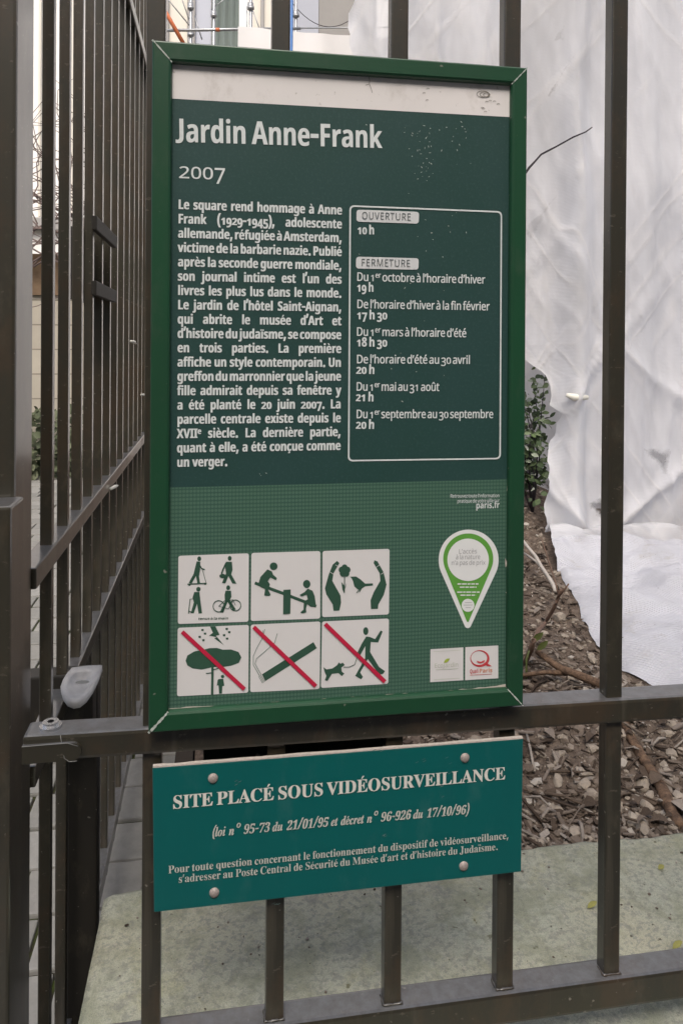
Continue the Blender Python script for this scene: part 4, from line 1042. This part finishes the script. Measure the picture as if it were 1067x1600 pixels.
# plant with two green leaves by the twig
def leaf(m, c, d, n_, L_, w_, mi=0):
    d = d.normalized(); s = d.cross(n_).normalized(); n_ = s.cross(d)
    pts = [(0, 0), (.25, .75), (.55, 1), (.85, .55), (1, 0)]
    mid = [c + d * L_ * a - n_ * (L_ * .12 * (a - .5) ** 2) for a, b in pts]
    lf = [c + d * L_ * a + s * w_ * b + n_ * w_ * b * .25 for a, b in pts]; rt = [c + d * L_ * a - s * w_ * b + n_ * w_ * b * .25 for a, b in pts]
    m.add(mid + lf + rt, [(0, 1, 6), (1, 2, 7, 6), (2, 3, 8, 7), (3, 4, 8), (0, 11, 1), (1, 11, 12, 2), (2, 12, 13, 3), (3, 13, 4)], mi, True)
m = MB(); rr = random.Random(5)
for (u, v) in ((831, 1002), (838, 1016)):
    p = at(u, v, 1.85); leaf(m, p, Vector((rr.uniform(-.2, .8), -.3, rr.uniform(.0, .7))), Vector((0, -1, .5)), .040, .008)
m.tube([onsoil(822, 1062, .0), at(822, 1030, 1.86), at(830, 1005, 1.86)], .003, 6)
tag(m.build('seedling', M['leaf_green'], None, onsoil(822, 1062)), 'small plant with olive green leaves beside the lower right frame corner', 'plant')
sh = empty('shrub', onsoil(838, 760)); tag(sh, 'small dark leaved evergreen shrub between the sign frame and the netting edge', 'shrub')
YSH = 3.16
m = MB(); rr = random.Random(9); base = at(832, 790, YSH); base.z = soil_h(base.x, base.y)
tips = []
for k in range(12):
    tip = at(rr.uniform(790, 860), rr.uniform(575, 715), YSH + rr.uniform(-.10, .10)); mid = base.lerp(tip, .5) + Vector((rr.uniform(-.05, .05), 0, .02)); m.tube([base, mid, tip], [.004, .003, .0015], 6); tips.append((base, mid, tip))
m.build('stem', M['dark_twig'], sh)
m = MB()
for k in range(480):
    b_, mi_, ti_ = tips[rr.randrange(12)]; q = rr.uniform(.25, 1.0); p = (b_.lerp(mi_, q * 2) if q < .5 else mi_.lerp(ti_, q * 2 - 1)) + Vector((rr.gauss(0, .025), rr.gauss(0, .03), rr.gauss(0, .025)))
    leaf(m, p, Vector((rr.gauss(0, 1), rr.gauss(0, .6), rr.gauss(-.1, .7))), Vector((rr.gauss(0, .5), -.7, rr.gauss(.7, .4))), rr.uniform(.022, .042), rr.uniform(.007, .013))
m.build('foliage', M['leafdark'], sh)
for k, (u, v, lab) in enumerate(((917, 1419, 'yellow fallen leaf on the stone top left of the right bar'), (1050, 1482, 'yellow fallen leaf on the stone beside the bottom rail'), (1028, 1358, 'tiny olive fallen leaf on the stone right of the right bar'))):
    p = atz(u, v, Z_COP + .004); m = MB(); r3 = random.Random(k); leaf(m, p, Vector((1, .3, .25)), Vector((0, -.2, 1)), .020 if k < 2 else .013, .0045); 
    tag(m.build('fallen_leaf', M['leaf_yellow'], None, p), lab, 'leaf', 'fallen leaves on the stone wall')

# ------------------------------------------------------------------ background
# white rendered building under works
be = empty('building', (0, 13, 0)); tag(be, 'pale rendered building under renovation far behind the scaffold', 'building')
m = MB(); m.box(-12, 12, 13, 18, -.01, 14); m.build('wall', M['plaster'], be)
for k in range(8):
    x = -9.6 + 2.6 * k
    for zf in (7.6, 11.2):
        m = MB(); m.box(x - .62, x + .62, 12.93, 12.998, zf, zf + 1.9, c=.01); w_ = m.build('window', M['concrete'], be)
        m = MB(); m.box(x - .5, x + .5, 12.915, 12.929, zf + .1, zf + 1.8); m.build('pane', M['glass_dark'], w_)
m = MB(); m.box(-12.1, 12.1, 12.85, 12.998, 3.3, 3.5, c=.02); m.build('string_course', M['concrete'], be)
for u0, u1, mm in ((262, 296, 'beige'), (303, 333, 'blue_grey'), (396, 424, 'beige'), (60, 64, 'beige'), (100, 120, 'beige')):
    a_, b_ = at(u0, 30, 12.9), at(u1, 30, 12.9); m = MB(); m.box(a_.x, b_.x, 12.93, 12.999, 3.52, 13.5, c=.01); m.build('pilaster', M[mm], be)
for u0 in (262, 296, 303, 333, 410):
    a_ = at(u0, 30, 12.9); m = MB(); m.tube([(a_.x, 12.88, 0), (a_.x, 12.88, 13)], .03, 8); m.build('downpipe', M['concrete'], be)
# garden wall on the far left with boarded top
gw = empty('garden_wall', (-3, 9, 0)); tag(gw, 'pale stone garden wall with brown boarded top, seen through the gate bars', 'wall')
m = MB(); m.box(-9, .5, 9.0, 9.4, -.01, at(90, 462, 9).z); m.build('masonry', M['ashlar'], gw)
m = MB(); m.box(-9, .5, 8.96, 9.44, at(90, 462, 9).z + .002, at(90, 398, 9).z); m.build('board_top', M['brown_boards'], gw)
m = MB(); rr = random.Random(31)
for k in range(120):
    x = rr.uniform(-4.2, -.6); p = Vector((x, 8.85, at(90, 420, 9).z)); pts = [p]; d = Vector((rr.gauss(0, .5), 0, 1))
    for q in range(9):
        d += Vector((rr.gauss(0, .5), rr.gauss(0, .1), rr.gauss(0, .25))); d.normalize(); p = p + d * .26; p.y = 8.85 + rr.gauss(0, .06); pts.append(p.copy())
    m.tube(pts, [.011 - .0009 * q for q in range(10)], 5)
tag(m.build('bare_climber', M['vine'], None, (-2.2, 8.85, 2)), 'leafless climbing stems against the white wall, seen through the gate bars', 'climber')
m = MB()
for k in range(2600):
    p = Vector((rr.uniform(-5, -.4), rr.uniform(8.3, 8.9), .02 + .72 * rr.random() ** 1.3)); leaf(m, p, Vector((rr.gauss(0, 1), rr.gauss(0, 1), rr.gauss(.3, .6))), Vector((rr.gauss(0, .4), -.8, .6)), rr.uniform(.07, .14), rr.uniform(.02, .04))
for k in range(40):
    x = rr.uniform(-5, -.4); m.tube([(x, 8.6, 0), (x + rr.gauss(0, .1), 8.6, .5)], .01, 5)
tag(m.build('hedge', M['hedge'], None, (-2.5, 8.6, 0)), 'low green hedge along the foot of the far garden wall', 'hedge')

# scaffold: tubes, couplers, orange brace
ye = 6.6
se = empty('scaffold', at(300, 900, ye)); se.location.z = 0
tag(se, 'galvanised tube scaffold with an orange diagonal brace above the left of the notice board', 'scaffold')
def tube_px(name, a, b, w, mat, y=ye, y2=None, n=10):
    pa, pb = at(*a, y), at(*b, y2 or y); m = MB(); m.tube([pa, pb], w * .5 * y / FPX, n); return m.build(name, mat, se)
for u, y in ((246, ye), (298, ye + .5), (334, ye + .7), (391.5, ye), (462, ye + .4)):
    p = at(u, 100, y); m = MB(); m.tube([(p.x, y, 0), (p.x, y, 7)], .015, 10); st = m.build('standard', M['galv'], se)
    for v in ((10, 52) if u in (391.5, 298) else (22,)):
        q = at(u, v, y); m = MB(); m.tube([q + Vector((-.025, -.02, -.02)), q + Vector((.03, -.02, -.02))], .018, 8); m.tube([q + Vector((0, 0, -.03)), q + Vector((0, 0, .03))], .026, 8); m.build('coupler', M['galv'], st)
lg = tube_px('ledger', (205, 48.5), (470, 44.5), 4.6, M['galv'], ye - .06)
m = MB(); a, b = at(337, 46.6, ye - .06), at(343.5, 46.4, ye - .06); m.tube([a, b], .016, 10); m.build('collar', M['orange'], lg)
tube_px('ledger', (205, -40), (470, -46), 4.2, M['galv'], ye - .06)
tube_px('ledger', (455, 44), (700, 42), 2.2, M['galv'], ye + 1)
tube_px('brace', (237, -20), (291, 75), 6.2, M['orange'], ye - .1); tube_px('brace', (236, -34), (298, 42), 1.8, M['galv'], ye + .5); tube_px('brace', (268, -50), (304, 55), 1.6, M['galv'], ye + .52); tube_px('brace', (304, 25), (316, 62), 2, M['galv'], ye + .54)
tube_px('brace', (392, 8), (412, 62), 1.6, M['galv'], ye + .1); tube_px('brace', (330, 15), (362, -10), 1.4, M['galv'], ye + .72)
tube_px('toe_tube', (386, 70), (386, 10), 1.6, M['galv'], ye + .3)
m = MB(); a = at(236, 100, ye + 1.2)
for (u0, u1, v0, v1, y) in ((205, 425, 62, 67, ye + .9),):
    p, q = at(u0, v0 + 22, y), at(u1, v1 + 22, y); m.box(p.x, q.x, y, y + .7, q.z, p.z)
m.build('deck', M['concrete'], se)
# green-grey debris net strip
p, q = at(333, -300, 7.9), at(372, 300, 7.9); m = MB(); vs = []
for j in range(41):
    z = p.z + (q.z - p.z) * j / 40
    for i in range(13): x = p.x + (q.x - p.x) * i / 12; vs.append((x, 7.9 + .03 * sin(i * 1.9 + noise.noise((0, 0, z)) * 2) + .05 * noise.noise((x * 2, 0, z)), z))
m.add(vs, [(j * 13 + i, (j + 1) * 13 + i, (j + 1) * 13 + i + 1, j * 13 + i + 1) for j in range(40) for i in range(12)], 0, True)
tag(m.build('debris_net', M['green_net'], None, (p.x, 7.9, 3)), 'grey green debris net strip hanging behind the scaffold ledger', 'net')
# hoarding tarpaulin
y = 5.9; m = MB(); vs = []
xa, xb = at(372, 50, y).x, at(700, 46, y).x; zt = at(460, 49, y).z
for j in range(31):
    for i in range(61):
        x = xa + (xb - xa) * i / 60; z = zt * (1 - j / 30) + .02 * noise.noise((x * 2, 0, j * .1)); vs.append((x, y + .06 * noise.noise((x * 2.2, z * .8, 0)) + .02 * noise.noise((x * 7, z * 2, 0)), z))
m.add(vs, [(j * 61 + i, (j + 1) * 61 + i, (j + 1) * 61 + i + 1, j * 61 + i + 1) for j in range(30) for i in range(60)], 0, True)
tag(m.build('tarpaulin', M['tarp'], None, ((xa + xb) / 2, y, 0)), 'white tarpaulin hoarding with a straight top edge just above the notice board', 'tarpaulin')
p = at(455, 60, 4.6); m = MB(); m.tube([(p.x, 4.6, 0), (p.x, 4.6, 5.2)], .011, 10); m.box(p.x - .05, p.x + .05, 4.55, 4.65, 0, .012)
tag(m.build('blue_pole', M['blue'], None, (p.x, 4.6, 0)), 'slim blue pole rising above the notice board frame', 'pole')
y = 8.6; pa, pb, pc = at(457, -200, y), at(497, 200, y), at(590, -200, y)
m = MB(); m.box(pa.x, pb.x - .003, y, y + .3, 0, 9); tag(m.build('lift_shaft', M['blue_grey'], None, (pa.x, y, 0)), 'pale blue grey panelled shaft right of the blue pole', 'shaft')
m = MB(); m.box(pb.x, pc.x, y + .01, y + .4, 0, 9, c=.01); tag(m.build('concrete_pier', M['concrete'], None, (pb.x, y, 0)), 'rough grey concrete pier above the middle of the notice board', 'pier')
m = MB(); pts = []
for k in range(17):
    t_ = k / 16; u = 455 + 115 * t_; v = 6 + 36 * (1 - (2 * t_ - 1.05) ** 2); pts.append(at(u, v, y - .25))
m.tube(pts, .004, 6); tag(m.build('cable', M['dark_twig'], None, pts[0]), 'thin dark cable sagging in front of the concrete pier', 'cable')
# stone house wall that the netting protects, and an unseen street house added to cut sky light
hw = empty('house_wall', (3, 4.3, 0)); tag(hw, 'grey stone house wall dimly seen through tears in the white netting', 'wall')
m = MB(); m.box(1.15, 8, 4.3, 4.7, -.01, 9); m.build('masonry', M['concrete'], hw)
st = empty('added_street_house', (0, -7, 0)); tag(st, 'unseen stone town house added behind the viewer to block low sky light', 'building')
m = MB(); m.box(-16, 16, -9, -7, -.01, 9.5); m.build('wall', M['ashlar'], st)
for k in range(9):
    for zf in (.9, 4.6):
        m = MB(); m.box(-14 + 3.2 * k, -12.8 + 3.2 * k, -6.998, -6.96, zf, zf + 2.3, c=.01); w_ = m.build('window', M['brown_boards'], st)
        m = MB(); m.box(-13.88 + 3.2 * k, -12.92 + 3.2 * k, -6.958, -6.95, zf + .1, zf + 2.2); m.build('pane', M['glass_dark'], w_)
